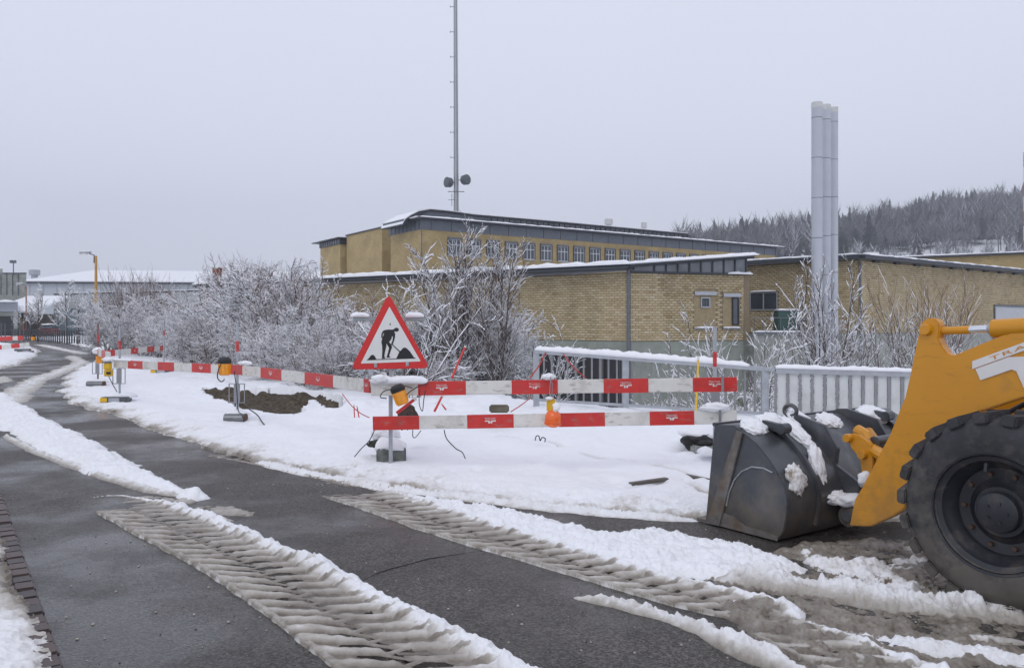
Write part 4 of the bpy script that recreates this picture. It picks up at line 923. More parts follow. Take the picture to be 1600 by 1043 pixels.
for i in range(21):
    s = (.0692+.0425*i)*LEN; window(b4, A_+U*s, U, nU, 1.42, 1.55, 9.05)
    if i < 8 or i > 18: window(b4, A_+U*s, U, nU, 1.42, 1.5, 6.15)
# vaulted roof storey
pos3 = A_+W*1.4; prof = []
for px, py in ((630, 352), (634, 345), (642, 339), (655, 332.5), (672, 329.5), (700, 332), (740, 337.5), (860, 347.5), (1075, 367)):
    u_ = sOn(px, pos3, U); Yq = (pos3+U*u_).y; prof.append((u_, EYE-(py-HY)/F0*Yq))
prof.append((prof[-1][0], 11.6)); prof.insert(0, (prof[0][0], 11.6))
mb = MB(); mb.prism([pos3+U*a_+up*z_ for a_, z_ in prof], W*4.5); vt = mb.build('roof_storey', M_FASCIA, b4)
pt_ = prof[1:-1]; mb = MB(); ring_ = [pos3-W*.25+U*(a_-.1)+up*(z_+.01) for a_, z_ in pt_]; mb.prism(ring_+[p+up*.13 for p in ring_[::-1]], W*5); mb.build('roof_edge', M_FASCD, b4)
mb = MB(); ring_ = [pos3-W*.1+U*(a_-.1)+up*(z_+.142) for a_, z_ in pt_]; mb.prism(ring_+[p+up*.09 for p in ring_[::-1]], W*4.8); mb.build('snow', M_SNOW, b4)
mb = MB(); 
for i in range(40):
    MB().box(A_+W*1.34+U*(9+i*.72)+up*12.25, (.6, .12, .32), (U, nU, up)).build('clerestory_window', M_GLASS, b4)
for px, dz, r in ((951, 0, .42), (1006, 0, .3)):
    pos = A_+W*5; s = sOn(px, pos, U); c = pos+U*s
    vn = thing('roof_vent', 'grey cylindrical vent on the office roof, '+('larger left one' if px == 951 else 'smaller right one'), 'vent', (c.x, c.y, 12.9), 'vents on the office roof')
    MB().lathe([(0, 1.1), (r*1.15, 1.1), (r*1.15, .5), (r*.8, .45), (r*.8, -.3)], c+up*12.95, up, 14).build('body', mat('vent_grey', (.5, .5, .5), .5), vn, autos=True)
    mb = MB(); clump(mb, c+up*14.05, (r, r, .08)); mb.build('snow', M_SNOW, vn, smooth=True)
# left blocks
B_ = Vector((-13.65, 84, 0))
b5 = thing('brick_block', 'windowless yellow brick block between the office front and the stair tower', 'building', (B_.x, B_.y, ZB))
mb = MB(); mb.prism([B_+up*ZB, B_+U*10+up*ZB, B_+U*10+W*9.5+up*ZB, B_+W*9.5+up*ZB], up*(11.75-ZB)); mb.build('wall', M_FBRICK, b5)
mb = MB(); mb.prism([B_+nU*.1-U*.1+up*11.76, B_+U*10+nU*.1+up*11.76, B_+U*10+W*9.7+up*11.76, B_-U*.1+W*9.7+up*11.76], up*.14); mb.build('parapet', M_FASCD, b5)
mb = MB(); mb.prism([B_+up*11.9, B_+U*10+up*11.9, B_+U*10+W*9.5+up*11.9, B_+W*9.5+up*11.9], up*.08); mb.build('snow', M_SNOW, b5)
for s in (1.6, 4.0, 6.4): 
    c = B_+W*s-U*.0; MB().box(c-U*.03+up*6.4, (1.0, .1, 1.3), (W, U, up)).build('window', M_WFRAME, b5); 
    for q_ in (-1, 1): MB().box(c-U*.09+W*(q_*.24)+up*6.4, (.40, .04, 1.15), (W, U, up)).build('pane', M_GLASS, b5)
C3 = Vector((-19.75, 92, 0))
b6 = thing('brick_block', 'leftmost yellow brick tower with dark overhanging fascia', 'building', (C3.x, C3.y, ZB))
mb = MB(); mb.prism([C3+up*ZB, C3+U*9+up*ZB, C3+U*9+W*6.3+up*ZB, C3+W*6.3+up*ZB], up*(10.85-ZB)); mb.build('wall', M_FBRICK, b6)
mb = MB(); mb.prism([C3-U*.1+nU*.1+up*10.86, C3+U*9+nU*.1+up*10.86, C3+U*9+W*6.4+up*10.86, C3-U*.1+W*6.4+up*10.86], up*.62); mb.build('fascia', M_FASCD, b6)
for i in range(9): MB().box(C3-U*.12+W*(.35+i*.72)+up*11.15, (.06, .04, .5), (W, U, up)).build('fascia_seam', M_STEEL, b6)
mb = MB(); mb.prism([C3-U*.5+nU*.5+up*11.5, C3+U*9+nU*.5+up*11.5, C3+U*9+W*8.0+up*11.5, C3-U*.5+W*8.0+up*11.5], up*.1); mb.build('roof', M_FASCD, b6)
mb = MB(); mb.prism([C3-U*.4+nU*.4+up*11.6, C3+U*9+nU*.4+up*11.6, C3+U*9+W*7.9+up*11.6, C3-U*.4+W*7.9+up*11.6], up*.1); mb.build('snow', M_SNOW, b6)
MB().box(C3+U*2.6+nU*.03+up*8, (1.2, .1, 6.5), (U, nU, up)).build('stair_window', M_GLASS, b6)

# --- mast
mst = V2(713.5, 92)
ms = thing('radio_mast', 'tall slim grey radio mast with two drum dishes behind the office', 'mast', (mst.x, mst.y, -2.3))
mb = MB(); top = V2(710.5, 92)+up*60
for q_ in range(3):
    an = q_*2.094+.5; o1 = Vector((math.cos(an), math.sin(an), 0)); mb.tube([mst+o1*.30+up*-2, top+o1*.12], .10, 6, .045)
mb.tube([mst+up*-2, top], .17, 8, .09)
mb.build('shaft', mat('mast_grey', (.42, .43, .45), .5, .3, var=.15), ms)
for i in range(150):
    t = i/150; p = mst.lerp(top, (14+46*t+2)/62.3) if False else (mst+(top-mst)*1.0)
zz = 13.5; k = 0
M_MG = MATS['mast_grey']
me_r = None
while zz < 58:
    t = (zz+2)/62.; p = Vector((mst.x+(top.x-mst.x)*t, mst.y, zz)); r = .30-.16*t
    if me_r is None:
        o = MB().box((0,0,0), (.10, .05, .05)).build('rung', mat('rung_white', (.75, .76, .8), .5), None); me_r = o.data; bpy.data.objects.remove(o)
    if k < 280:
        o = bpy.data.objects.new('rung', me_r); COL.objects.link(o); o.parent = ms; o.location = p+Vector((r+.12, -.2, 0))-ms.location
    zz += .28; k += 1
for i in range(12):
    z = 17.9+i*2.88; t = (z+2)/62; p = Vector((mst.x+(top.x-mst.x)*t, mst.y, z)); MB().tube([p+Vector((-.1, -.15, 0)), p+Vector((-.55, -.15, 0))], .035, 5).add([p+Vector((-.55, -.15, -.1)), p+Vector((-.62, -.15, -.1)), p+Vector((-.62, -.15, .12)), p+Vector((-.55, -.15, .12))], [(0,1,2,3)]).build('bracket', M_STEELD, ms)
for px, py, dr in ((701, 285, Vector((-.75, -.62, 0))), (727, 281, Vector((.7, -.7, 0)))):
    c = P(px, py, 92); dr.normalize()
    dd = MB().lathe([(0, .42), (.48, .38), (.56, .3), (.56, -.25), (.5, -.32), (0, -.34)], c, dr, 24).build('dish', mat('dish_grey', (.10, .115, .13), .5), ms, autos=True)
    MB().lathe([(.57, .28), (.60, .3), (.60, .22), (.57, .2)], c, dr, 24, closed=True).build('dish_rim', M_STEELD, dd)
    MB().tube([c-dr*.3, Vector((mst.x, mst.y, c.z))], .06, 6).build('dish_arm', M_STEEL, ms)
for py, hw in ((300, 16), (275, 0)):
    if hw: c = P(713, py, 92); MB().tube([c+Vector((-hw*92/1250*.8, -.3, 0)), c+Vector((hw*92/1250*.8, -.3, 0))], .05, 6).build('crossbar', M_STEELD, ms)
c = P(706, 312, 92); MB().tube([c+up*-.7, c+up*.7], .03, 5).build('antenna', M_STEELD, ms); MB().tube([c+Vector((-.4, 0, 0)), c+Vector((.6, 0, 0))], .03, 5).build('antenna_arm', M_STEELD, ms)
rm = thing('lattice_mast', 'red and white lattice mast on the hill at the right edge', 'mast', (V2(1598, 380).x, 380, 30))
for i in range(9):
    z0 = 20+i*7.0; c = V2(1602.5, 380); m_ = MATS['red_sheeting'] if i % 2 == 0 else MATS['white_sheeting']; mb = MB()
    for a_, b_ in ((-1,-1),(1,-1),(1,1),(-1,1)): mb.tube([c+Vector((a_*.6, b_*.6, z0)), c+Vector((a_*.6, b_*.6, z0+7))], .16, 4)
    for j in range(4): mb.tube([c+Vector((-.6, -.6, z0+j*1.75)), c+Vector((.6, -.6, z0+(j+1)*1.75))], .1, 4); mb.tube([c+Vector((.6, .6, z0+j*1.75)), c+Vector((-.6, .6, z0+(j+1)*1.75))], .1, 4)
    mb.build('mast_section', m_, rm)

# --- flues
fl = thing('flue_stack', 'three tall pale grey metal flues standing side by side at the brick hall', 'chimney', (V2(1288, 37).x, 37, -2.2))
M_FLUE = mat('flue_metal', (.48, .50, .54), .45, .25, var=.04, scale=1, bump=.02)
for px, Y, r, yt in ((1276.5, 36.6, .245, 160), (1290, 37.9, .235, 164), (1302.5, 39.0, .21, 168)):
    c = V2(px, Y); zt = P(px, yt, Y).z
    f = MB().lathe([(0, zt), (r*.93, zt), (r, zt-.02), (r, zt-.28), (r*.985, zt-.29), (r*.985, -2.2)], c, up, 40).build('flue', M_FLUE, fl, autos=True)
    MB().lathe([(r*.985, zt-.02), (r*1.03, zt-.03), (r*1.03, zt-.26), (r*.985, zt-.27)], c, up, 40).build('collar', mat('collar_metal', (.55, .55, .53), .4, .3), f, autos=True)
    for zz in np.arange(zt-.72, -1, -1.83): MB().lathe([(r*.98, zz-.015), (r*1.008, zz-.012), (r*1.008, zz+.012), (r*.98, zz+.015)], c, up, 40).build('seam', M_STEELD, f)

# --- far left buildings
wh = thing('warehouse', 'long white warehouse with snowy low roof at the far left behind the trees', 'building', (-70, 150, 0))
a = V2(36, 150); b = V2(560, 158)
mb = MB(); vquad(mb, a, b, -.3, 9.35, 9.35, th=.4); mb.build('wall', mat('warehouse_wall', (.50, .53, .56), .6, var=.05, scale=.4, bump=0), wh)
for i in range(26): p = a.lerp(b, (i+.5)/26); MB().box(p+up*5+Vector((0, -.04, 0)), (.08, .08, 8.6)).build('wall_seam', M_STEEL, wh)
mb = MB(); mb.prism([a+up*9.5+Vector((-.5, -.6, 0)), b+up*9.5+Vector((0, -.6, 0)), b+Vector((0, 26, 13.2)), a+Vector((-.5, 26, 13.2))], up*.25); mb.build('roof', M_SNOW, wh)
mb = MB(); mb.bar(a+up*9.42+Vector((-.5, -.6, 0)), b+up*9.42+Vector((0, -.6, 0)), .3, .3); mb.build('gutter', M_FASCD, wh)
c = V2(54, 158); MB().lathe([(0, 12.3), (1.0, 12.3), (1.0, 11.3), (.6, 11.2), (.6, 9)], c, up, 14).build('vent', M_STEEL, wh)
cb = thing('concrete_building', 'grey concrete building with wide garage door at the left edge', 'building', (-70, 118, 0))
a = V2(-120, 120); b = V2(41, 120)
mb = MB(); mb.prism([a, b, b*1.09, a*1.09], up*9.2); mb.build('wall', M_CONC, cb)
c5 = V2(4, 120); mb = MB(); mb.prism([a+up*9.2, c5+up*9.2, c5*1.05+up*9.2, a*1.05+up*9.2], up*.75); mb.build('upper_wall', M_CONC, cb)
mb = MB(); mb.prism([c5+up*9.2+Vector((.02, -.1, 0)), b+up*9.2+Vector((.1, -.1, 0)), b*1.09+up*9.2, c5*1.09+up*9.2], up*.15); mb.build('parapet', M_FASCD, cb)
a2 = V2(-120, 104); b2_ = V2(20, 104)
a2 = a2+Vector((0, 1, 0)); b2_ = b2_+Vector((0, 1, 0)); mb = MB(); mb.prism([a2, b2_, b2_*1.08, a2*1.08], up*3.2); mb.build('garage_wall', M_CONC, cb)
mb = MB(); mb.prism([a2+up*3.25+Vector((0, -.4, 0)), b2_+up*3.25+Vector((.3, -.4, 0)), b2_*1.08+up*3.25, a2*1.08+up*3.25], up*1.3); mb.build('canopy', mat('canopy_grey', (.3, .32, .36), .6), cb)
mb = MB(); snow_strip(mb, (a2.x, 104.3, 4.55), (b2_.x, 104.3, 4.55), 1, .25, 20, 2); mb.build('snow', M_SNOW, cb)
MB().box((V2(2, 104).x, 104.96, 1.2), (1.8, .1, 3.0)).build('garage_door', M_BLACK, cb); MB().box((V2(-22, 104).x, 104.96, 1.2), (1.8, .1, 3.0)).build('garage_door', M_BLACK, cb)
for i in range(4): MB().tube([(V2(2+i*9, 120).x, 119.9, 6), (V2(2+i*9, 120).x, 119.9, 9.2)], .06, 5).build('pipe', M_STEELD, cb)
cp_ = thing('carport', 'carport with white snow covered sloping roof left of the red car', 'building', (-68, 112, 0))
p0 = V2(18, 116); p1 = V2(86, 116); mb = MB(); mb.prism([Vector((p0.x, 110, 3.1)), Vector((p1.x, 110, 3.1)), Vector((p1.x, 120, 5.6)), Vector((p0.x, 120, 5.6))], up*.3); mb.build('roof', M_SNOW, cp_)
MB().bar((p0.x, 109.8, 3.05), (p1.x, 109.8, 3.05), .2, .25).build('gutter', M_FASCD, cp_)
MB().box(((p0.x+p1.x)/2, 116, 1.4), (p1.x-p0.x-.4, .4, 3.4)).build('back_wall', mat('brown_wood', (.13, .11, .09), .8), cp_)
for i in range(5): MB().box((p0.x+.4+i*(p1.x-p0.x-.8)/4, 110.5, 1.4), (.2, .2, 3.2)).build('post', M_STEELD, cp_)
MB().box((V2(25, 112).x, 112, 1.6), (1.1*2, .15, 1.6)).build('hatch', mat('beige_board', (.42, .34, .2), .7), cp_)
gh = thing('glass_hall', 'blue green glazed low hall behind the bare young trees', 'building', (-58, 125, 0))
q0 = V2(85, 124); q1 = V2(330, 128)
mb = MB(); vquad(mb, q0, q1, -.2, 6.2, 7.0, th=.4); mb.build('wall', mat('teal_glass', (.16, .21, .23), .3, var=.15, scale=.5, bump=0), gh)
mb = MB(); vquad(mb, q0+Vector((0, -.1, 0)), q1+Vector((0, -.1, 0)), 4.1, 6.2, 6.9, th=.05); mb.build('cladding', mat('pale_cladding', (.42, .44, .44), .6, var=.05), gh)
for i in range(14): p = q0.lerp(q1, (i+.02)/14); MB().box(p+up*2.0+Vector((0, -.12, 0)), (.12, .08, 4.2)).build('mullion', M_STEEL, gh)
mb = MB(); mb.bar(q0+up*6.3, q1+up*7.05, .8, .12); mb.build('roof_edge', M_FASCD, gh); mb = MB(); snow_strip(mb, q0+up*6.35, q1+up*7.1, .6, .12, 20); mb.build('snow', M_SNOW, gh)
ru = thing('rusty_chimney', 'square rust red chimney rising above the hedge', 'chimney', (V2(340, 60).x, 60, 0))
c = V2(339.5, 60); MB().box(c+up*2.8, (.54, .54, 6.2)).build('shaft', mat('rust_red', (.26, .085, .05), .85, var=.25, scale=5, col2=(.14, .06, .045), c2scale=3), ru); MB().box(c+up*5.86, (.6, .6, .08)).build('cap', MATS['rust_red'], ru)
flp = thing('floodlight_pole', 'thin pole with twin floodlight above the concrete building', 'floodlight', (V2(21, 119).x, 119, 9))
c = V2(21, 119.5); MB().tube([c+up*8.9, c+up*10.8], .07, 6).build('pole', M_STEELD, flp)
for q_ in (-.22, .22): MB().box(c+up*10.95+Vector((q_, -.1, 0)), (.36, .35, .42)).build('lamp', M_STEELD, flp)
# car
def car(px, Y):
    c = V2(px, Y); root = thing('parked_car', 'small dark red car with snow on roof parked in the far snowy yard', 'car', (c.x, c.y, 0)); D = Vector((-.25, .97, 0)).normalized(); S = Vector((-D.y, D.x, 0))
    def q_(f, s, z): return c+D*f+S*s+up*z
    pr = [(-2, .35), (-2, .85), (-1.75, .95), (-1.2, 1.0), (1.0, 1.0), (1.9, .85), (2.0, .6), (2.0, .35)]
    MB().prism([q_(f, -.8, z+.1) for f, z in pr], S*1.6).build('body', mat('car_red', (.22, .02, .02), .3), root, bevel=.06)
    cab = [(-1.7, 1.05), (-1.3, 1.5), (.2, 1.55), (1.0, 1.05)]
    MB().prism([q_(f, -.7, z+.05) for f, z in cab], S*1.4).build('cabin', M_GLASS, root, bevel=.05)
    mb = MB(); clump(mb, q_(-.5, 0, 1.62), (1.0, .75, .12), (D, S, up)); clump(mb, q_(1.4, 0, 1.05), (.5, .7, .08), (D, S, up), 2); mb.build('snow', M_SNOW, root, smooth=True)
    for f in (-1.25, 1.3):
        for s in (-.82, .65): MB().lathe([(0, 0), (.31, 0), (.31, .18), (0, .18)], q_(f, s, .32), S, 16).build('wheel', M_RUBBER, root)
car(77, 100)
# street lamps
def lamp(px, Y, h, lab, s=1, yel=True):
    c = V2(px, Y); root = thing('street_lamp', lab, 'street lamp', (c.x, c.y, 0), 'street lamps along the road')
    MB().tube([c, c+up*h*.45], .085*s, 10, .08*s).build('lower_pole', mat('lamp_pole_brown', (.14, .085, .075), .7), root)
    MB().tube([c+up*h*.45, c+up*h], .11*s, 10, .08*s).build('pole', mat('lamp_pole_ochre', (.50, .27, .06), .6, var=.15, scale=3) if yel else mat('lamp_pole_pale', (.36, .22, .16), .6), root)
    MB().tube([c+up*(h-.5)+Vector((-.14, 0, 0)), c+up*(h+.05)+Vector((-.13, 0, 0)), c+up*(h+.18)+Vector((-.5, 0, 0))], .045*s, 6).build('arm', M_STEELD, root)
    mb = MB(); p = c+up*(h+.22)+Vector((-.75, 0, 0)); mb.prism([p+Vector((-.42, -.16, -.04)), p+Vector((-.42, .16, -.04)), p+Vector((.40, .12, -.02)), p+Vector((.40, -.12, -.02))], up*.13); hd = mb.build('lamp_head', M_STEEL, root, bevel=.04)
    mb = MB(); mb.prism([p+Vector((-.38, -.12, -.12)), p+Vector((-.38, .12, -.12)), p+Vector((.1, .1, -.10)), p+Vector((.1, -.1, -.10))], up*.08); mb.build('lamp_glass', M_WHITE, hd)
    mb = MB(); snow_strip(mb, p+Vector((-.4, 0, .08)), p+Vector((.38, 0, .1)), .24, .05, 6); mb.build('snow', M_SNOW, hd)
lamp(150, 57, 6.55, 'ochre street lamp with brown lower pole standing left of the hedge')
lamp(41, 93, 6.1, 'slim pale street lamp beyond the far left barrier', .9, False)
# far dark fence
fe = thing('post_fence', 'dark post and rail fence along the far road in front of the young trees', 'fence', (V2(100, 72).x, 72, 0))
fa = V2(18, 92); fb = V2(147, 62.5)
n = 40
for i in range(n+1):
    p = fa.lerp(fb, i/n); MB().box(p+up*.55, (.09, .09, 1.2)).build('post', M_FASCD, fe)
for z in (1.08,): mb = MB().bar(fa+up*z, fb+up*z, .05, .07).build('rail', M_FASCD, fe)
for z in (.35,): mb = MB().bar(fa+up*z, fb+up*z, .03, .03).build('rail', M_STEELD, fe)
f2 = thing('thin_post_row', 'row of thin grey posts behind the far left barrier', 'fence', (V2(15, 75).x, 75, 0))
for px in (2, 8, 21, 31): c = V2(px, 75); MB().tube([c, c+up*1.75], .045, 6).build('post', M_STEELD, f2)
MB().bar(V2(0, 75)+up*1.1, V2(34, 75)+up*1.1, .03, .03).build('rail', M_STEELD, f2)

# ------------------------------------------------------------------ hill and wood
def ridge_py(px): return np.interp(px, [700, 900, 1040, 1080, 1150, 1200, 1300, 1400, 1460, 1500, 1600, 1800, 2200], [450, 425, 401, 391, 380, 375, 360, 341, 330, 324, 315, 300, 300])
def hill_z(x, y):
    px = x/y*F0+HX; Yr = 720.; zr = EYE+(HY-ridge_py(px))/F0*Yr-4
    t = np.clip((y-380)/(Yr-380), 0, 1); base = EYE+(HY-412)/F0*380
    base = np.minimum(base, zr*.62)
    lo = sstep(250, 380, y)*base
    return np.where(y < 380, lo, base+(zr-base)*(t**.9))-2*(y > 725)
kx = np.linspace(-.12, 1.1, 120); hy = np.r_[np.linspace(250, 380, 8), np.linspace(400, 722, 30), 800, 1000]
KXh, HYh = np.meshgrid(kx, hy); HX_ = KXh*HYh; HZ = hill_z(HX_, np.minimum(HYh, 722))-sstep(730, 1000, HYh)*60-3
ii = np.arange(HX_.size).reshape(HX_.shape); q = np.stack([ii[:-1, :-1], ii[:-1, 1:], ii[1:, 1:], ii[1:, :-1]], -1).reshape(-1, 4)
o = npmesh('hill', np.stack([HX_.ravel(), HYh.ravel(), HZ.ravel()], 1), q, M_SNOW); tag(o, kind='structure')
def wood_mat():
    m = bpy.data.materials.new('wood_foliage'); m.use_nodes = True; t = m.node_tree; N = t.nodes; Lk = t.links; b = N['Principled BSDF']; b.inputs['Roughness'].default_value = .95
    a = N.new('ShaderNodeAttribute'); a.attribute_name = 'tint'; r = N.new('ShaderNodeValToRGB'); e = r.color_ramp.elements; e[0].color = (.028, .038, .034, 1); e[1].color = (.62, .64, .68, 1)
    for p, c in ((.3, (.06, .07, .068)), (.5, (.11, .10, .10)), (.75, (.28, .28, .30))): q = e.new(p); q.color = (*c, 1)
    Lk.new(a.outputs['Fac'], r.inputs[0]); Lk.new(r.outputs[0], b.inputs['Base Color']); return m
M_WOOD = wood_mat()
def conifer(rn, V, Fc, T, x, y, z, h, snow):
    n = 7; seg = 7
    for k in range(n):
        zb = z+h*(.06+.84*k/n); zt = zb+h*.24*(1-.4*k/n); rad = h*.22*(1-k/n)**.85+.1; b = len(V); ph = rn.random()*6
        V.append((x, y, zt)); T.append(snow*.55+.1*rn.random())
        for j in range(seg*2):
            a = ph+math.pi*j/seg; rr = rad*(rn.uniform(.85, 1.2) if j % 2 else rn.uniform(.4, .62)); V.append((x+rr*math.cos(a), y+rr*math.sin(a), zb+(-.02*h if j % 2 else .03*h)+rn.uniform(-.01, .01)*h)); T.append(snow*(rn.uniform(.3, 1.2) if j % 2 else .15)+.08*rn.random())
        for j in range(seg*2): Fc.append((b, b+1+j, b+1+(j+1) % (seg*2)))
def baretree(rn, V, Fc, T, x, y, z, h, snow):
    def tri(p, q_, w_, t):
        b = len(V); V.extend([(p[0]-w_, p[1], p[2]), (p[0]+w_, p[1], p[2]), (q_[0], q_[1], q_[2])]); T.extend([t, t, t]); Fc.append((b, b+1, b+2))
    tri((x, y, z), (x+rn.uniform(-.5, .5), y, z+h*.85), h*.018, .42)
    rr = h*.26
    for k in range(30):
        a = rn.uniform(0, 6.28); zz = rn.uniform(.3, .8); p = (x+rn.uniform(-.2, .2)*rr, y+rn.uniform(-.2, .2)*rr, z+h*zz*.85)
        L = rr*rn.uniform(.6, 1.1)*math.sin(math.pi*min(1, zz))**.5
        q_ = (x+L*math.cos(a), y+L*math.sin(a), z+h*(zz+rn.uniform(.1, .25))); tri(p, q_, h*.010, rn.choice((.42, .5, .5+snow*.3, .55+snow*.35)))
rn = random.Random(9); V = []; Fc = []; T = []
cnt = 0
for i in range(4000):
    px = rn.uniform(1055, 1690); Y = 395+325*(rn.random()**.75); py0 = 0
    x = (px-HX)/F0*Y
    z = float(hill_z(np.array(x), np.array(Y))); clear = (px > 1385 and Y < 408+12*math.sin(px*.05))
    if clear: continue
    nz_ = mnoise.noise(Vector((x*.02, Y*.02, 3)))
    h = rn.uniform(9, 17)*(1.45 if rn.random() < .12 else 1); sn = max(.1, min(1.1, .55+.9*mnoise.noise(Vector((x*.03, Y*.03, 8)))))
    if Y > 690: con = nz_ > .02
    else: con = nz_ > .12
    (conifer if con else baretree)(rn, V, Fc, T, x, Y, z-1, h*(1.1 if con else 1.15), sn)
o = npmesh('wood', V, Fc, M_WOOD, smooth=False, attrs={'tint': T}); tag(o, 'snow dusted mixed wood covering the hill at the right', 'wood', kind='stuff')
GT = 'frosted trees at the lower edge of the wood'
for i, (px, Y, h, con, lab) in enumerate([(1432, 395, 21, 1, 'tall snow dusted conifer standing out at the foot of the wood'), (1395, 380, 13, 0, 'pale frosted round tree left of the tall conifer'), (1360, 378, 12, 0, 'pale frosted tree nearest the flues at the foot of the wood'),
     (1475, 385, 15, 0, 'frosted tree right of the tall conifer beside the snow clearing'), (1510, 380, 14, 0, 'frosted tree in the middle of the snow clearing'), (1548, 378, 14, 0, 'brownish frosted tree at the right of the snow clearing'), (1585, 380, 16, 0, 'frosted tree nearest the right edge below the lattice mast'), (1415, 372, 9, 0, 'smallest frosted tree before the tall conifer'), (1340, 376, 14, 0, 'frosted tree just right of the flues')]):
    V = []; Fc = []; T = []; x = (px-HX)/F0*Y; z = float(hill_z(np.array(x), np.array(Y)))
    if con:
        for dx in (0,): conifer(rn, V, Fc, T, x, Y, z-1, h, .9)
        o = npmesh('conifer_tree', V, Fc, M_WOOD, smooth=False, attrs={'tint': T}); tag(o, lab, 'tree', GT)
    else:
        for k in range(7): baretree(rn, V, Fc, T, x+rn.uniform(-3, 3), Y+rn.uniform(-3, 3), z-1, h*rn.uniform(.6, 1), 1)
        T = [min(1, t_+.12) for t_ in T]
        o = npmesh('frosted_tree', V, Fc, M_WOOD, smooth=False, attrs={'tint': T}); tag(o, lab, 'tree', GT)

# ------------------------------------------------------------------ railing and panel fence
ra = P(838, 549, 15.6); rb = P(1195, 576, 13.6); rc = P(1212, 578, 13.5); rd = P(1560, 588, 12.4)
rail = thing('railing', 'grey metal railing with upright bars and a snow topped handrail', 'railing', (ra.x, ra.y, .1))
zb0, zb1 = .12, .10
MB().bar(ra, rb, .12, .07).build('handrail', M_STEEL, rail)
bl0 = Vector((ra.x, ra.y, .26)); bl1 = Vector((rb.x, rb.y, .22)); MB().bar(bl0, bl1, .04, .05).build('bottom_rail', M_STEEL, rail)
mb = MB(); snow_strip(mb, ra+up*.035, rb+up*.035+(ra-rb)*.06, .15, .085, 90, 4); mb.build('snow', M_SNOW, rail, smooth=True)
nb = 26
for i in range(nb+1):
    t = i/nb; p = ra.lerp(rb, t); q0_ = bl0.lerp(bl1, t)
    if i in (0, 11, 26):
        MB().box(((p.x), p.y, (p.z+.0)/2-.02), (.115, .08, p.z+.02)).build('post', M_STEEL, rail)
    else: MB().box((p.x, p.y, (p.z+q0_.z)/2), (.032, .03, p.z-q0_.z)).build('bar', M_STEELD if False else mat('bar_steel', (.27, .27, .28), .5, .4, var=.12), rail)
pf = thing('panel_fence', 'metal fence with pale upright panels and snow on its top behind the loader bucket', 'fence', (rc.x, rc.y, .1))
MB().bar(rc, rd, .13, .09).build('top_rail', M_STEEL, pf)
mb = MB(); snow_strip(mb, rc+up*.045, rd+up*.045, .16, .05, 90, 14); mb.build('snow', M_SNOW, pf, smooth=True)
M_PANEL = mat('white_panel', (.60, .62, .61), .5, var=.04, bump=0, col2=(.48, .49, .47), c2scale=2)
npn = 17; Dp = Vector((rd.x-rc.x, rd.y-rc.y, 0)); Lp = Dp.length; Dp.normalize(); Np = Vector((-Dp.y, Dp.x, 0))
for i in range(npn):
    t0 = i/npn; t1 = (i+1)/npn; c = rc.lerp(rd, (t0+t1)/2)
    MB().box((c.x, c.y, (c.z-.04)/2+.03), (Lp/npn-.06, .03, c.z-.06), (Dp, Np, up)).build('panel', M_PANEL, pf)
for i in range(npn+1):
    c = rc.lerp(rd, i/npn); MB().box((c.x, c.y, (c.z-.04)/2), (.045, .075, c.z-.03), (Dp, Np, up)).build('rib', MATS['bar_steel'], pf)
MB().bar(rb, rc, .1, .05).build('link_rail', M_STEEL, pf)

# ------------------------------------------------------------------ writing
def text_mesh(body, size):
    cu = bpy.data.curves.new('t', 'FONT'); cu.body = body; cu.size = size; cu.align_x = 'CENTER'; cu.space_character = 1.15
    ob = bpy.data.objects.new('t', cu); COL.objects.link(ob); dg = bpy.context.evaluated_depsgraph_get(); me = bpy.data.meshes.new_from_object(ob.evaluated_get(dg)); bpy.data.objects.remove(ob)
    return [v.co.copy() for v in me.vertices], [tuple(p.vertices) for p in me.polygons]
TXT = text_mesh('TRACHSEL', 1.0)
TXW = max(v.x for v in TXT[0])-min(v.x for v in TXT[0])
def arc(cx, cy, r, a0, a1, n=6): return [(cx+r*math.cos(a0+(a1-a0)*i/n), cy+r*math.sin(a0+(a1-a0)*i/n)) for i in range(n+1)]
# logo shapes in unit box: x -1..1, y 0..-1
LG1 = [(-1, 0), (-.38, 0)]+arc(-.42, -.30, .30, math.pi/2, 0)[0:0]+[(-.12, -.14), (-.06, -.38), (-.06, -.95), (-.36, -.95), (-.36, -.45), (-.42, -.36), (-1, -.36)]
LG2 = [(.02, -.95), (.02, -.35), (.10, -.12), (.36, 0), (1, 0), (1, -.36), (.48, -.36), (.36, -.45), (.34, -.95)]
def put_logo(name, c, X, Yv, N_, s, parent, m, txt=True):
    mb = MB()
    for pl in (LG1, LG2): mb.add([c+X*(a*s)+Yv*(b*s*.55-s*.05)+N_*.0015 for a, b in pl], [tuple(range(len(pl)))])
    if txt:
        ts = 2*s/TXW; k = len(mb.v); mb.add([c+X*(v.x*ts)+Yv*(v.y*ts*1.5+s*.06)+N_*.0015 for v in TXT[0]], TXT[1])
    return mb.build(name, m, parent)

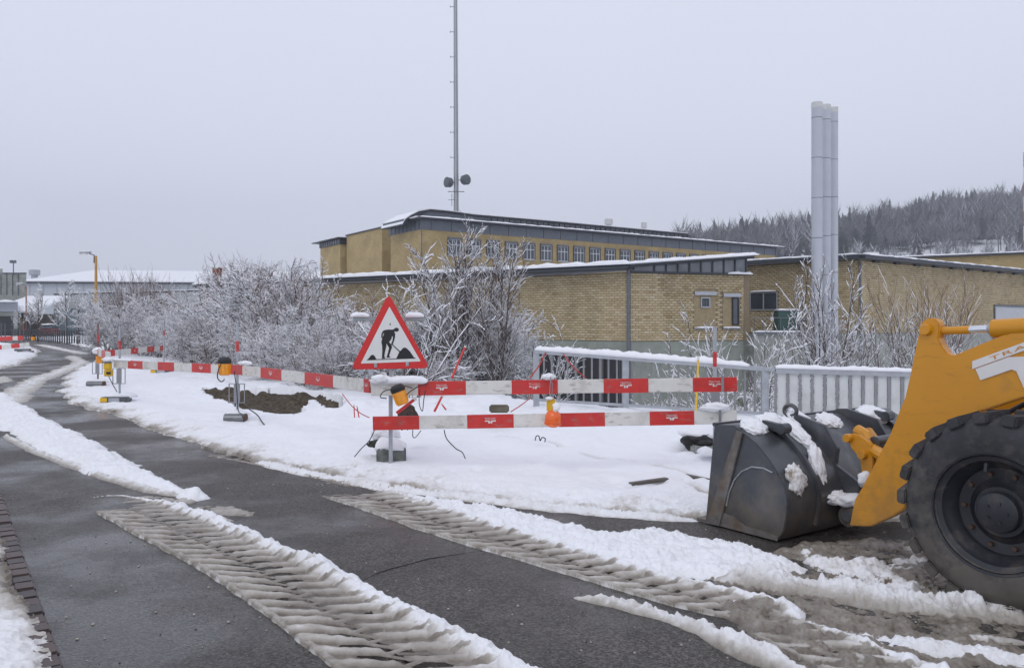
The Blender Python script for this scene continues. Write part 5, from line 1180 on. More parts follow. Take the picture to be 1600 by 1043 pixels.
# ------------------------------------------------------------------ barriers
def board(p0, p1, segs, h, red_first, label, logos=(), th=.03, group='red and white barrier boards', snow=0, seed=0):
    """segs = list of boundary fractions"""
    p0 = Vector(p0); p1 = Vector(p1); X = (p1-p0).normalized(); N_ = Vector((X.y, -X.x, 0)).normalized()
    if N_.dot(-p0) < 0: N_ = -N_
    Z_ = X.cross(N_); 
    if Z_.z < 0: Z_ = -Z_
    root = thing('barrier_board', label, 'barrier board', tuple(p0), group); L = (p1-p0).length
    MB().box((p0+p1)/2, (L, th, h), (X, N_, Z_)).build('plank', M_WHITE, root, bevel=.006)
    red = red_first
    for i in range(len(segs)-1):
        if red:
            a = p0+X*(L*segs[i]); b = p0+X*(L*segs[i+1]); c = (a+b)/2
            st = MB().box(c, ((b-a).length, th+.006, h+.004), (X, N_, Z_)).build('red_stripe', M_RED, root)
            if i in logos: put_logo('logo', c+N_*(th/2+.004)+Z_*.015, X if X.x > 0 else -X, Z_, N_, min(h*.42, (b-a).length*.3), st, M_LOGO if logos[i] else M_LOGOW)
        red = not red
    if snow:
        mb = MB(); snow_strip(mb, p0+Z_*h/2, p0+(p1-p0)*snow+Z_*h/2, th*1.8, .03, int(60*snow)+6, seed); mb.build('snow', M_SNOW, root, smooth=True)
    return root
def seg_fr(xs): return [(x-xs[0])/(xs[-1]-xs[0]) for x in xs]
Yb = 9.15; mpp = Yb/F0
pu0 = P(580, 607.5, 9.2); pu1 = P(1151, 600, 8.95)
board(pu0, pu1, seg_fr([580, 655, 731, 803, 875, 946, 1015, 1083, 1150]), .155, False, 'upper long red and white board right of the triangle sign, above its twin', {1: True, 3: False, 5: False, 7: False}, snow=0)
pl0 = P(583, 661, 9.2); pl1 = P(1151, 651, 8.95)
board(pl0, pl1, seg_fr([583, 657, 733, 806, 877, 948, 1017, 1085, 1150]), .15, True, 'lower long red and white board right of the triangle sign, its left end red', {2: True, 6: True})
# snow on upper board left end
q0_ = P(371, 577, 13.3); q1_ = P(579, 603, 9.35)
board(q0_, q1_, seg_fr([371, 405, 448, 470, 505, 548, 579]) if False else [0, .06, .24, .42, .60, .79, .97, 1], .155, True, 'red and white board running from the third barrier post to the triangle sign', {2: True, 4: False, 6: True}, seed=3)
r0_ = P(178, 568, 16.6); r1_ = P(378, 578, 13.35)
board(r0_, r1_, [0, .14, .27, .40, .53, .665, .80, .92, 1], .155, False, 'red and white board with yellow lamp at its left end, between the near left posts', {1: True, 5: True}, snow=.16, seed=5)
s0_ = P(168, 552, 21.0); s1_ = P(254, 543.5, 26.8)
board(s0_, s1_, [0, .10, .36, .48, .66, .80, .93, 1], .165, True, 'far red and white board running back from the corner post to the grey rear post', {2: True, 6: False, 4: False})
t0_ = P(150, 549, 21.2); t1_ = P(172, 556, 17.0)
board(t0_, t1_, [0, .25, .5, .75, 1], .17, True, 'short foreshortened red and white board at the corner left of the yellow lamps', {})
u0_ = P(-60, 532, 50); u1_ = P(36, 527.5, 48)
board(u0_, u1_, [0, .3, .45, .62, .84, .80+.12, 1], .26, False, 'upper board of the far left barrier on the snowy traffic island', {})
u0_ = P(-60, 548, 48); u1_ = P(46, 538, 47)
board(u0_, u1_, [0, .2, .4, .6, .74, .86, .97], .26, True, 'lower board of the far left barrier on the snowy traffic island', {})

M_HAND = mat('handle_steel', (.30, .31, .33), .5, .5, var=.15)
def post(px, Y, ytop, ybot, lab, foot='grey', red=False, handle=True, fw=.33, yaw=0, zb=None):
    c = V2(px, Y); root = thing('barrier_post', lab, 'barrier post', (c.x, c.y, .1), 'steel posts holding the barrier boards')
    zt = P(px, ytop, Y).z; z0 = P(px, ybot, Y).z if zb is None else zb
    MB().tube([c+up*(z0-.25), c+up*zt], .022, 10).build('pole', M_STEEL if not red else mat('red_brown_steel', (.22, .10, .10), .6), root, autos=True)
    MB().tube([c+up*(zt-.48), c+up*(zt-.30)], .024, 10).build('red_band', M_RED, root)
    if handle:
        zc = z0+.34; hw, hh = .13, .16; pts = [(-hw, -hh), (-hw, hh), (hw, hh), (hw, -hh), (-hw, -hh)]
        mb = MB(); mb.tube([c+Vector((a, -.03, zc+b)) for a, b in pts], .011, 6); mb.build('handle_frame', M_HAND, root)
        MB().box(c+Vector((0, -.028, zc)), (.10, .02, .30)).build('clamp_plate', M_HAND, root)
    zf = snow_z(c.x, c.y-.12)+.045; z0 = min(z0, zf+.2); ax = (Vector((math.cos(yaw), math.sin(yaw), 0)), Vector((-math.sin(yaw), math.cos(yaw), 0)), up)
    mb = MB()
    if foot == 'grey':
        pr = []
        for i in range(14):
            a = math.pi*2*i/14; pr.append(c+up*zf+ax[1]*(.10*math.cos(a))+up*(.075*math.sin(a))-ax[0]*fw/2+Vector((0, -.12, 0)))
        mb.prism(pr, ax[0]*fw); ft = mb.build('foot', mat('shiny_foot', (.20, .21, .22), .3, .6, var=.2), root, autos=True)
        MB().prism([p+ax[0]*(fw+.003) for p in pr], ax[0]*.02).build('foot_cap', mat('rusty_cap', (.10, .06, .04), .8), ft)
        if False: pass
    elif foot == 'yellow':
        MB().box(c+up*zf+Vector((0, -.15, 0)), (fw, .26, .11), ax).build('foot', M_PLAST, root, bevel=.02)
        MB().box(c+up*zf+Vector((0, -.15, 0))-ax[0]*(fw*.36), (fw*.26, .268, .085), ax).build('yellow_cap', M_YEL, root)
        MB().box(c+up*zf+Vector((0, -.285, 0))+ax[0]*.02, (fw*.40, .02, .085), ax).build('reflector', M_CHROME if False else M_STEEL, root)
    mb = MB(); snow_strip(mb, c+up*(zf+.035)+Vector((0, .02, 0))-ax[0]*fw*.55, c+up*(zf+.035)+Vector((0, .02, 0))+ax[0]*fw*.55, .28, .075, 10, px); mb.build('snow', M_SNOW, root, smooth=True)
    return root
post(371, 13.6, 505, 645, 'steel barrier post with amber lamp standing before the soil pit', 'grey')
post(187, 17.0, 510, 612, 'steel barrier post with rectangular handle above the yellow tipped foot', 'yellow', fw=.56)
post(153, 21.3, 505, 594, 'reddish barrier post at the left corner by the road with rounded foot', 'grey', red=True, fw=.42)
post(256, 26.9, 502, 575, 'grey barrier post behind the others carrying the far board end', 'yellow', fw=.66, handle=False)
c = V2(256, 26.8); 
post(1117, 9.6, 510, 672, 'barrier post before the railing at the right end of the long boards', 'none', handle=True)
post(37, 48.5, 505, 541, 'thin dark post of the far left barrier', 'grey', red=True, handle=False, fw=.9)
# hangers on boards
hg = thing('board_hanger', 'flat steel strap clamping the right end of the long boards', 'strap', tuple(P(1130, 600, 8.95)))
MB().bar(P(1129, 587, 8.90), P(1129, 612, 8.90), .03, .008).build('upper_strap', M_HAND, hg); MB().bar(P(1125, 640, 8.90), P(1125, 664, 8.90), .03, .008).build('lower_strap', M_HAND, hg)
# yellow and striped rods
rd1 = thing('marker_rod', 'thin yellow marker rod leaning on the railing near its right end', 'rod', tuple(P(1087, 655, 13)))
MB().tube([P(1087, 650, 13.2), P(1091, 562, 13.6)], .018, 6).build('rod', M_YEL, rd1); MB().tube([P(1090.8, 565, 13.6), P(1091.2, 556, 13.6)], .02, 6).build('tip', M_WHITE, rd1)

# warning lamps
def wlamp(c, lab, tilt=0, s=1, lens=M_AMBER, up2=True, cable=True):
    c = Vector(c); root = thing('warning_lamp', lab, 'warning lamp', tuple(c), 'warning lamps on the barrier')
    T = Vector((math.sin(tilt), 0, math.cos(tilt)))
    MB().lathe([(0, .0), (.045*s, 0), (.055*s, .01*s), (.06*s, .12*s), (.055*s, .135*s)], c-T*.02, T, 20).build('lens', lens, root, autos=True)
    for i in range(10):
        a = i*.628; X = T.cross(Vector((0,1,0))).normalized(); Yv = T.cross(X); d = X*math.cos(a)+Yv*math.sin(a); MB().bar(c+d*.055*s, c+d*.061*s+T*.105*s, .006*s, .01*s).build('lens_rib', lens, root)
    MB().lathe([(.062*s, .11*s), (.068*s, .12*s), (.066*s, .15*s), (.045*s, .175*s), (0, .18*s)], c-T*.005, T, 20).build('cap', M_BLACK, root, autos=True)
    return root
wl = wlamp(P(629, 629, 9.0), 'amber warning lamp with black cap hanging tilted at the post under the triangle sign', -.35, 1.25)
wl2 = wlamp(P(351, 584, 13.1), 'amber warning lamp with black cap on the board at the third barrier post', 0, 1.6)
wl3 = wlamp(P(157, 566, 20.6), 'small amber warning lamp at the road side corner of the barrier', 0, 1.7)
wl4 = wlamp(P(52, 531, 47), 'tiny amber lamp beside the far left barrier', 0, 1.9)
bx = thing('lamp_box', 'yellow double battery lamp hanging at the left end of the board', 'warning lamp', tuple(P(168, 575, 16.5)))
MB().box(P(168.5, 572, 16.4), (.145, .10, .14)).build('upper_lamp', M_YEL, bx, bevel=.015); MB().box(P(169.5, 582.5, 16.4), (.14, .12, .13)).build('battery_case', M_YEL, bx, bevel=.012)
MB().box(P(168, 565.5, 16.4), (.16, .12, .03)).build('cover', M_STEELD, bx); MB().box(P(169.5, 582.5, 16.33), (.09, .01, .05)).build('label_plate', M_BLACK, bx)
mb = MB(); clump(mb, P(168, 562, 16.4), (.11, .08, .06), seed=3); mb.build('snow', M_SNOW, bx, smooth=True)
ol = thing('warning_lamp', 'yellow lamp housing with large orange lens and snow, hanging between the long boards', 'warning lamp', tuple(P(862, 640, 8.9)))
MB().box(P(861.5, 633, 8.88), (.105, .10, .15)).build('housing', M_YEL, ol, bevel=.02)
mb = MB(); cc = P(864, 654, 8.84); mb.lathe([(0, -.09), (.05, -.088), (.082, -.07), (.093, -.03), (.09, .03), (.07, .075), (.03, .095), (0, .1)], cc, Vector((.05, -.1, 1)), 24); mb.build('lens', M_ORANGE, ol, smooth=True)
MB().lathe([(.094, -.045), (.098, -.05), (.098, -.06), (.09, -.065)], cc, Vector((.05, -.1, 1)), 24).build('lens_ring', M_ORANGE, ol)
MB().tube([P(862, 618, 8.93), P(863, 600, 8.9), P(860, 588, 8.9)], .006, 6).build('hook', M_HAND, ol)
MB().bar(P(860.5, 588, 8.9), P(858.5, 617, 8.9), .018, .008).build('strap', M_HAND, ol)
mb = MB(); clump(mb, P(869, 636, 8.80), (.04, .03, .055), seed=1); clump(mb, P(858, 622, 8.85), (.04, .05, .02), seed=2); mb.build('snow', M_SNOW, ol, smooth=True)
def lump(name, lab, c, sz, seed=0, par=None):
    mb = MB(); clump(mb, c, sz, seed=seed, sub=4, rough=.28); o = mb.build(name, M_SNOW, par, smooth=True)
    if par is None: tag(o, lab, 'snow')
    return o
lump('snow_cap', 'snow heap on the upper board above the orange lamp', P(857, 588, 9.0), (.08, .05, .035), 4)
lump('snow_cap', 'snow heap at the right end of the lower board', P(1117, 636, 8.95), (.16, .06, .05), 5)
lump('snow_cap', 'snow heap on the board beside the amber lamp at the third post', P(383, 567, 13.1), (.11, .06, .035), 6)
lump('snow_cap', 'snow heap over the corner post lamp at the left road edge', P(153, 548, 20.4), (.13, .10, .09), 7)
mb = MB(); snow_strip(mb, P(580, 598, 9.2), P(668, 597.5, 9.15), .09, .07, 24, 9); clump(mb, P(592, 592, 9.15), (.1, .05, .05), seed=8); o = mb.build('snow_cap', M_SNOW, None, smooth=True); tag(o, 'long snow heap on the white left end of the upper board under the sign', 'snow')

# sign
Ysn = 9.25; sg0 = thing('roadworks_sign', 'triangular red bordered roadworks sign with digging worker on a steel post', 'road sign', (V2(610, 9.35).x, 9.35, 0))
def SZ(x, y, dy=0): return P(540+x/3.475, 450+y/3.475, Ysn+dy)
def rounded(pts, r, n=5):
    out_ = []
    m = len(pts)
    for i in range(m):
        p0 = Vector(pts[i-1]); p = Vector(pts[i]); p1 = Vector(pts[(i+1) % m]); a = (p0-p).normalized(); b = (p1-p).normalized()
        for k in range(n+1): t = k/n; q0 = p+a*r*(1-t); q1 = p+b*r*t; out_.append(((p+a*r)*(1-t)**2+p*2*t*(1-t)+(p+b*r)*t*t)[:])
    return out_
tri_o = rounded([(233, 28), (26, 442), (456, 434)], 38)
MB().prism([SZ(x, y) for x, y in tri_o], (0, .025, 0)).build('panel', mat('sign_red', (.62, .022, .02), .35, var=.05, bump=0), sg0, bevel=.003)
tri_i = rounded([(238, 100), (82, 409), (408, 397)], 6, 3)
MB().prism([SZ(x, y, -.003) for x, y in tri_i], (0, .002, 0)).build('white_field', mat('sign_white', (.74, .74, .72), .35, var=.03, bump=0), sg0)
def pic(name, pts): MB().prism([SZ(x, y, -.006) for x, y in pts], (0, .002, 0)).build(name, mat('sign_black', (.012, .012, .013), .4, var=0, bump=0), sg0)
pic('worker_head', [(276+13*math.cos(a*.5236), 225+11*math.sin(a*.5236)) for a in range(12)])
pic('worker_body', [(194, 270), (194, 250), (201, 234), (210, 228), (232, 224), (252, 225), (264, 222), (268, 232), (264, 238), (269, 246), (268, 268), (262, 288), (254, 310), (246, 306), (255, 283), (257, 266), (253, 258), (248, 276), (236, 292), (248, 306), (252, 320), (243, 345), (236, 366), (244, 376), (222, 377), (230, 350), (236, 324), (222, 300), (221, 316), (214, 345), (210, 368), (215, 381), (197, 382), (199, 340), (198, 312), (194, 292), (200, 268), (210, 244), (203, 246), (200, 262), (202, 272)])
pic('shovel', [(247, 303), (251, 301), (292, 338), (300, 346), (294, 350), (288, 342)])
pic('earth_mound', [(274, 384), (284, 362), (292, 346), (302, 336), (312, 324), (326, 322), (338, 332), (348, 342), (358, 356), (370, 374), (380, 381)])
pic('small_mound', [(116, 390), (128, 378), (138, 364), (148, 361), (158, 368), (168, 387)])
pic('ground_line', [(116, 387), (380, 378), (380, 381), (116, 391)])
pic('speck', [(240, 190), (244, 190), (245, 200), (239, 201)])
px_ = V2(610.5, 9.33)
MB().tube([Vector((px_.x, px_.y, .12)), Vector((px_.x, px_.y, P(0, 480, 9.33).z))], .024, 12).build('post', M_STEEL, sg0, autos=True)
for x, y in ((163, 415), (335, 408)): MB().lathe([(0, .012), (.014, .010), (.018, 0)], SZ(x, y, -.002), (0, -1, 0), 12).build('bolt', M_STEEL, sg0); MB().box(SZ(x, y+2, -.004), (.035, .006, .05)).build('clip', M_STEEL, sg0)
for x, y, w_ in ((85, 448, .05), (138, 455, .05), (415, 430, .04)): MB().box(SZ(x, y, .02), (w_, .03, .075)).build('bracket', M_STEEL, sg0)
MB().box(SZ(238, 482, .10), (.05, .06, .11)).build('clamp', mat('rusty_clamp', (.10, .065, .04), .8, var=.3), sg0)
crs = thing('crossbar', 'flat grey metal bar loaded with snow behind the triangle sign', 'bar', tuple(P(600, 497, 9.6)))
MB().box(P(608, 498, 9.6), (.86, .05, .055)).build('bar', mat('bar_grey_green', (.33, .38, .39), .5, .2), crs, bevel=.008)
MB().bar(P(611, 503, 9.6), P(611, 560, 9.45), .04, .03).build('bracket', M_STEEL, crs)
mb = MB(); snow_strip(mb, P(549, 494, 9.6), P(577, 494, 9.6), .09, .06, 10, 1); mb.build('snow', M_SNOW, crs, smooth=True); mb = MB(); snow_strip(mb, P(634, 495, 9.6), P(662, 494, 9.6), .09, .045, 10, 2); mb.build('snow', M_SNOW, crs, smooth=True)
bk = thing('concrete_block', 'small greenish concrete block with snow cap holding the sign post', 'block', (V2(612, 9.6).x, 9.6, 0))
c = V2(611, 9.62); c = c+up*(snow_z(c.x, c.y-.2)-.045); MB().box(c+up*.115, (.35, .30, .17), (Vector((.98, .17, 0)), Vector((-.17, .98, 0)), up)).build('block', mat('mossy_concrete', (.15, .165, .15), .85, var=.3, scale=14, bump=.5, bscale=30, col2=(.07, .08, .065), c2scale=9), bk, bevel=.015)
mb = MB(); snow_strip(mb, c+up*.19+Vector((-.17, 0, 0)), c+up*.19+Vector((.17, 0, 0)), .30, .16, 14, 3, 1); mb.build('snow', M_SNOW, bk, smooth=True)
st = MB(); clump(st, P(594, 693, 9.8), (.15, .11, .06), seed=5, rough=.4); o = st.build('stone', mat('dark_stone', (.05, .05, .04), .9, var=.4, bump=.8, bscale=30), None); tag(o, 'dark rough stone under snow beside the sign post', 'stone')
lump('snow_cap', 'round snow cap on the dark stone behind the sign block', P(601, 677, 9.9), (.17, .13, .10), 9)
# small clutter
def stick(a, b, r, m, lab, nm='stake', cat='stake'):
    root = thing(nm, lab, cat, tuple(a)); MB().tube([a, b], r, 7, r*.9).build('shaft', m, root); MB().tube([b, Vector(b)+(Vector(b)-Vector(a)).normalized()*.03], r*1.15, 7).build('tip', M_STEELD if m is not M_RED else M_WHITE, root)
stick(P(706, 590, 11.8), P(726, 543, 12.2), .016, M_RED, 'bright red stick leaning right behind the upper board')
stick(P(620, 645, 9.9), P(647, 624, 9.9), .022, M_RED, 'thick red stick lying behind the sign post between the boards')
stick(P(679, 642, 11.2), P(690, 620, 11.4), .018, M_RED, 'short red stick in the snow below the upper board')
stick(P(697, 640, 11.6), P(691, 632, 11.6), .012, M_RED, 'tiny red stick right of the short red one')
stick(P(554, 652, 12.2), P(553, 634, 12.2), .009, M_RED, 'left one of two thin red rods in the snow left of the sign')
stick(P(561, 652, 12.1), P(558, 636, 12.1), .009, M_RED, 'right one of two thin red rods in the snow left of the sign')
0 and stick(P(1116.5, 566, 9.58), P(1116.5, 544, 9.58), .026, M_RED, 'red sleeve on the top of the barrier post before the railing', 'sleeve', 'sleeve')
wb = MB(); clump(wb, P(637, 652, 10.3), (.14, .1, .13), seed=8, rough=.5); o = wb.build('broken_block', mat('brown_block', (.07, .05, .04), .9, var=.3, bump=.6), None); tag(o, 'dark broken lump between the boards right of the sign post', 'rubble')
wb = MB().box(P(780, 638, 12.2), (.30, .2, .11)); wb = wb.build('block', mat('mossy_block', (.14, .13, .09), .9, var=.3, bump=.6), None, bevel=.02); tag(wb, 'mossy brown block under snow between the long boards', 'block')
cv = thing('rubble_block', 'dark broken concrete piece with thick snow cap left of the loader bucket', 'rubble', tuple(P(1105, 700, 10.2)))
mb = MB(); clump(mb, P(1097, 690, 10.3), (.25, .20, .10), seed=6, rough=.5); mb.build('rough_top', mat('dark_rubble', (.035, .035, .035), .9, var=.5, bump=1, bscale=20, bdist=.03), cv)
MB().box(P(1112, 704, 10.15), (.50, .25, .14)).build('slab', M_CONC, cv, bevel=.02)
mb = MB(); clump(mb, P(1099, 676, 10.4), (.31, .24, .10), seed=2, rough=.2); mb.build('snow', M_SNOW, cv, smooth=True)
MB().tube([P(1088, 696, 10.0), P(1086, 712, 10.0)], .012, 6).build('rebar', M_HAND, cv)
def onsnow(px, py):
    x, y = gp(px, py, .12); return Vector((x, y, snow_z(x, y)+.002))
pk = MB().bar(onsnow(1028, 724), onsnow(1130, 742), .10, .03).build('plank', mat('wet_plank', (.13, .115, .10), .7, var=.3), None, bevel=.004); tag(pk, 'dark wet plank showing through the snow left of the bucket', 'plank')
pk = MB().bar(onsnow(985, 751), onsnow(1042, 745), .07, .03).build('plank', MATS['wet_plank'], None, bevel=.004); tag(pk, 'short dark plank end in the snow nearer the road', 'plank')
def cable(pts, r, lab, m=M_BLACK, nm='cable'):
    P_ = [Vector(p) for p in pts]; o_ = []
    for i in range(len(P_)-1):
        a = P_[max(i-1, 0)]; b = P_[i]; c = P_[i+1]; d = P_[min(i+2, len(P_)-1)]
        for k in range(6):
            t = k/6; o_.append(.5*((2*b)+(c-a)*t+(2*a-5*b+4*c-d)*t*t+(3*b-a-3*c+d)*t**3))
    o_.append(P_[-1]); o = MB().tube(o_, r, 6).build(nm, m); tag(o, lab, 'cable'); return o
cable([P(644, 606, 9.0), P(632, 603, 9.05), P(615, 607, 8.95), P(600, 611, 9.05), P(594, 620, 9.05), P(604, 622, 9.0)], .006, 'black cable looped over the left end of the upper board')
cable([P(668, 598, 9.05), P(655, 603, 9.0), P(640, 612, 9.0), P(622, 630, 9.0)], .006, 'black cable running down to the tilted amber lamp')
cable([P(656, 608, 9.0), P(655, 630, 8.98), P(660, 642, 9.0), P(662, 625, 9.0), P(665, 608, 9.0)], .005, 'thin black cable loop hanging from the red stripe under the upper board')
cable([P(585, 672, 9.1), P(577, 688, 9.1), P(565, 700, 9.15), P(554, 713, 9.3)], .006, 'thin black cable reaching from the left end of the lower board to the snow')
cable([P(694, 671, 9.0), P(698, 685, 9.0), P(712, 700, 9.1), P(722, 706, 9.2), P(727, 716, 9.3)], .006, 'thin black cable hanging from the middle of the lower board')
cable([P(645, 671, 9.1), P(645, 681, 9.1), P(649, 683, 9.1), P(658, 672, 9.1)], .005, 'short cable loop under the red left end of the lower board')
cable([P(836, 688, 10.8), P(838, 681, 10.8), P(842, 681, 10.8), P(844, 688, 10.7), P(847, 683, 10.7), P(852, 685, 10.7), P(851, 690, 10.7)], .007, 'bent wire hook sticking out of the snow under the orange lamp')
cable([P(345, 569, 13.0), P(341, 578, 13.0), P(340, 590, 13.0), P(346, 596, 13.0), P(351, 592, 13.0)], .009, 'black cable loop left of the amber lamp at the third post')
cable([P(366, 580, 13.0), P(370, 610, 13.2), P(372, 640, 13.2), P(378, 647, 13.0), P(379, 652, 12.9)], .008, 'black cable dropping along the third barrier post')
cable([P(388, 638, 14.2), P(402, 648, 13.6), P(412, 662, 13.1), P(425, 670, 12.9), P(438, 675, 12.7)], .011, 'thin dark cable lying on the snow right of the third barrier post')
cable([P(170, 588, 16.5), P(176, 600, 16.4), P(183, 612, 16.3)], .009, 'thin cable under the yellow battery lamp')
M_TAPE = mat('red_cord', (.45, .03, .02), .6, bump=0)
cable([P(828, 590, 14.8), P(843, 570, 15), P(851, 553, 15.4), P(857, 548, 15.5)], .012, 'red cord tied up to the left end of the railing', M_TAPE, 'cord')
cable([P(880, 552, 15.2), P(895, 572, 14.8), P(915, 590, 14.6)], .010, 'red cord slanting behind the left bars of the railing', M_TAPE, 'cord')
cable([P(798, 643, 12.4), P(815, 632, 13), P(830, 620, 14)], .008, 'red cord lying on the snow left of the orange lamp', M_TAPE, 'cord')
cable([P(535, 615, 12.8), P(548, 632, 12.4), P(563, 645, 12.2), P(577, 652, 12)], .007, 'thin red cord lying in the snow left of the sign', M_TAPE, 'cord')
# foot of the island
ifo = thing('base_plate', 'dark flat foot plate of the far left barrier in the snow', 'base plate', (V2(40, 48).x, 47, 0.15)); MB().box(P(40, 550, 46.5)+up*.02, (.75, .4, .12)).build('plate', M_PLAST, ifo); MB().box(P(42, 550.5, 46.2)+up*.06, (.3, .3, .1)).build('reflector', M_STEEL, ifo)

# ------------------------------------------------------------------ wheel loader
FV = Vector((-.574, .819, 0)); LV = Vector((.819, .574, 0))
def onl(px, py, ell):
    k = (px-HX)/F0; Y = ell/(k*LV.x+LV.y); z = EYE-(py-HY)/F0*Y; return Vector((k*Y, Y, z))
def fz(px, py, ell): p = onl(px, py, ell); return (p.dot(FV), p.z)
def W3(f, ell, z): return FV*f+LV*ell+up*z
HUBP = onl(1551, 806, 5.10); HF, HZ_ = HUBP.dot(FV), .61
ld = thing('wheel_loader', 'orange yellow wheel loader with dark bucket and big tyre at the right edge', 'wheel loader', tuple(W3(HF, 6.6, 0)))
CL = 6.55; BL0, BL1 = 5.40, 7.78
def profile(pts, ell): return [fz(x, y, ell) for x, y in pts]
side = profile([(1215, 851), (1224, 830), (1230, 800), (1230, 778), (1224, 756), (1214, 737), (1202, 718), (1188, 700), (1180, 691), (1146, 664), (1116, 663)], BL0)
zmin = side[0][1]
fb_ = profile([(1102, 833)], BL0)[0]
side[0] = (side[0][0], .02); frontb = (fb_[0], .012)
# shell
shell = [frontb]+side
inner = []
for i, (f, z) in enumerate(shell):
    p = np.array(shell[max(i-1, 0)]); q_ = np.array(shell[min(i+1, len(shell)-1)]); t = q_-p; t = t/np.hypot(*t); nn = np.array([t[1], -t[0]])
    cen_ = np.array([fb_[0]-.2, .45]); 
    if np.dot(cen_-np.array([f, z]), nn) < 0: nn = -nn
    inner.append((f+nn[0]*.03, max(z+nn[1]*.03, .03)))
mb = MB(); ring = shell+inner[::-1]
mb.prism([W3(f, BL0+.03, z) for f, z in ring], LV*(BL1-BL0-.06)); shellm = mb.build('bucket', M_BUCKET, ld, autos=True)
sidep = [frontb]+side
for l0, nm in ((BL0, 'side_plate'), (BL1-.035, 'side_plate')):
    MB().prism([W3(f, l0, z) for f, z in sidep], LV*.035).build(nm, M_BUCKET, shellm, bevel=.006)
# side cutter strip on the front edge, wear heel
cut = profile([(1150, 672), (1160, 676), (1124, 834), (1103, 833), (1112, 790)], BL0-.02)
MB().prism([W3(f, BL0-.022, max(z, .015)) for f, z in cut], LV*.02).build('side_cutter', M_BUCKETW, shellm, bevel=.004)
heel = profile([(1124, 836), (1128, 800), (1145, 806), (1165, 822), (1200, 832), (1216, 838), (1214, 851)], BL0-.012)
MB().prism([W3(f, BL0-.010, max(z, .015)) for f, z in heel], LV*.01).build('wear_plate', M_BUCKETW, shellm, bevel=.002)
# arc weld line on the side plate
arcp = [fz(1135+14*0+x, y, BL0-.005) for x, y in ((0, 790), (4, 770), (12, 750), (24, 736), (40, 729), (58, 731), (72, 738))]
MB().tube([W3(f, BL0-.006, z) for f, z in arcp], .007, 6).build('weld', mat('scuffed_steel', (.35, .36, .37), .5, .3, var=.4, scale=20), shellm)
# ribs over the back following the shell
def rib(ell, th, dep, i0, i1, nm='back_rib'):
    A2 = side[i0:i1]; o2 = []
    for i, (f, z) in enumerate(A2):
        p = np.array(A2[max(i-1, 0)]); q_ = np.array(A2[min(i+1, len(A2)-1)]); t = q_-p; t = t/np.hypot(*t); nn = np.array([t[1], -t[0]]); cen_ = np.array([fb_[0]-.2, .45])
        if np.dot(cen_-np.array([f, z]), nn) > 0: nn = -nn
        o2.append((f+nn[0]*dep, z+nn[1]*dep))
    MB().prism([W3(f, ell, z) for f, z in A2+o2[::-1]], LV*th).build(nm, M_BUCKET, shellm, bevel=.004)
rib(5.78, .03, .035, 1, 10); rib(7.4, .03, .035, 1, 10)
# crease line of top
# mounting plates with eyelets
def plate(ell, th):
    # rises above the upper back
    f9, z9 = side[9]; f7, z7 = side[7]; f4, z4 = side[3]
    pts = [(f9+.10, z9-.02), (f9+.05, z9+.04), (f9-.06, z9+.05), (f9-.36, z9-.02), (f9-.48, z9-.20), (f9-.46, z9-.34), (f4-.16, z4+.05), (f4-.12, .16), (f4+.02, .07), (f4+.12, .30), (f7+.02, z7-.05)]
    pl_ = MB().prism([W3(f, ell, z) for f, z in pts], LV*th).build('mounting_plate', M_BUCKET, shellm, bevel=.006)
    c = W3(f9-.0, ell+th/2, z9+.075); ell < 6.5 and MB().tube([c+FV*(.065*math.cos(a))+up*(.05*math.sin(a)) for a in np.linspace(0, 6.2832, 17)], .019, 8, cap=False).build('lifting_eye', M_BUCKET, shellm, autos=True)
    return pts
pp = plate(6.15, .05); plate(6.95, .05)
c = W3(pp[6][0]+.05, 6.08, .16); MB().lathe([(.03, -.03), (.085, -.03), (.09, 0), (.09, .10), (0, .10)], c, LV, 20).build('pivot_boss', M_BUCKETW, shellm, autos=True); MB().lathe([(0, -.05), (.04, -.05), (.04, 0)], c, LV, 14).build('pivot_pin', M_STEELD, shellm)
# stop tubes on the top of the back
for ell in (5.70, 7.30):
    f8, z8 = side[8]; c = W3(f8-.02, ell, z8+.09); MB().tube([c, c+LV*.10], .045, 14).build('stop_tube', M_BUCKET, shellm, autos=True)
    MB().prism([W3(f8-.02, ell+.02, z8+.12), W3(f8+.24, ell+.02, z8+.15), W3(f8+.24, ell+.02, z8+.10), W3(f8-.02, ell+.02, z8+.04)], LV*.06).build('stop_arm', M_BUCKET, shellm, bevel=.004)
MB().bar(W3(side[10][0], BL0, side[10][1]), W3(side[10][0], BL1, side[10][1]), .05, .03).build('top_edge', M_BUCKET, shellm, bevel=.006)
MB().bar(W3(frontb[0]+.03, BL0, .02), W3(frontb[0]+.03, BL1, .02), .14, .03).build('cutting_edge', M_BUCKETW, shellm)
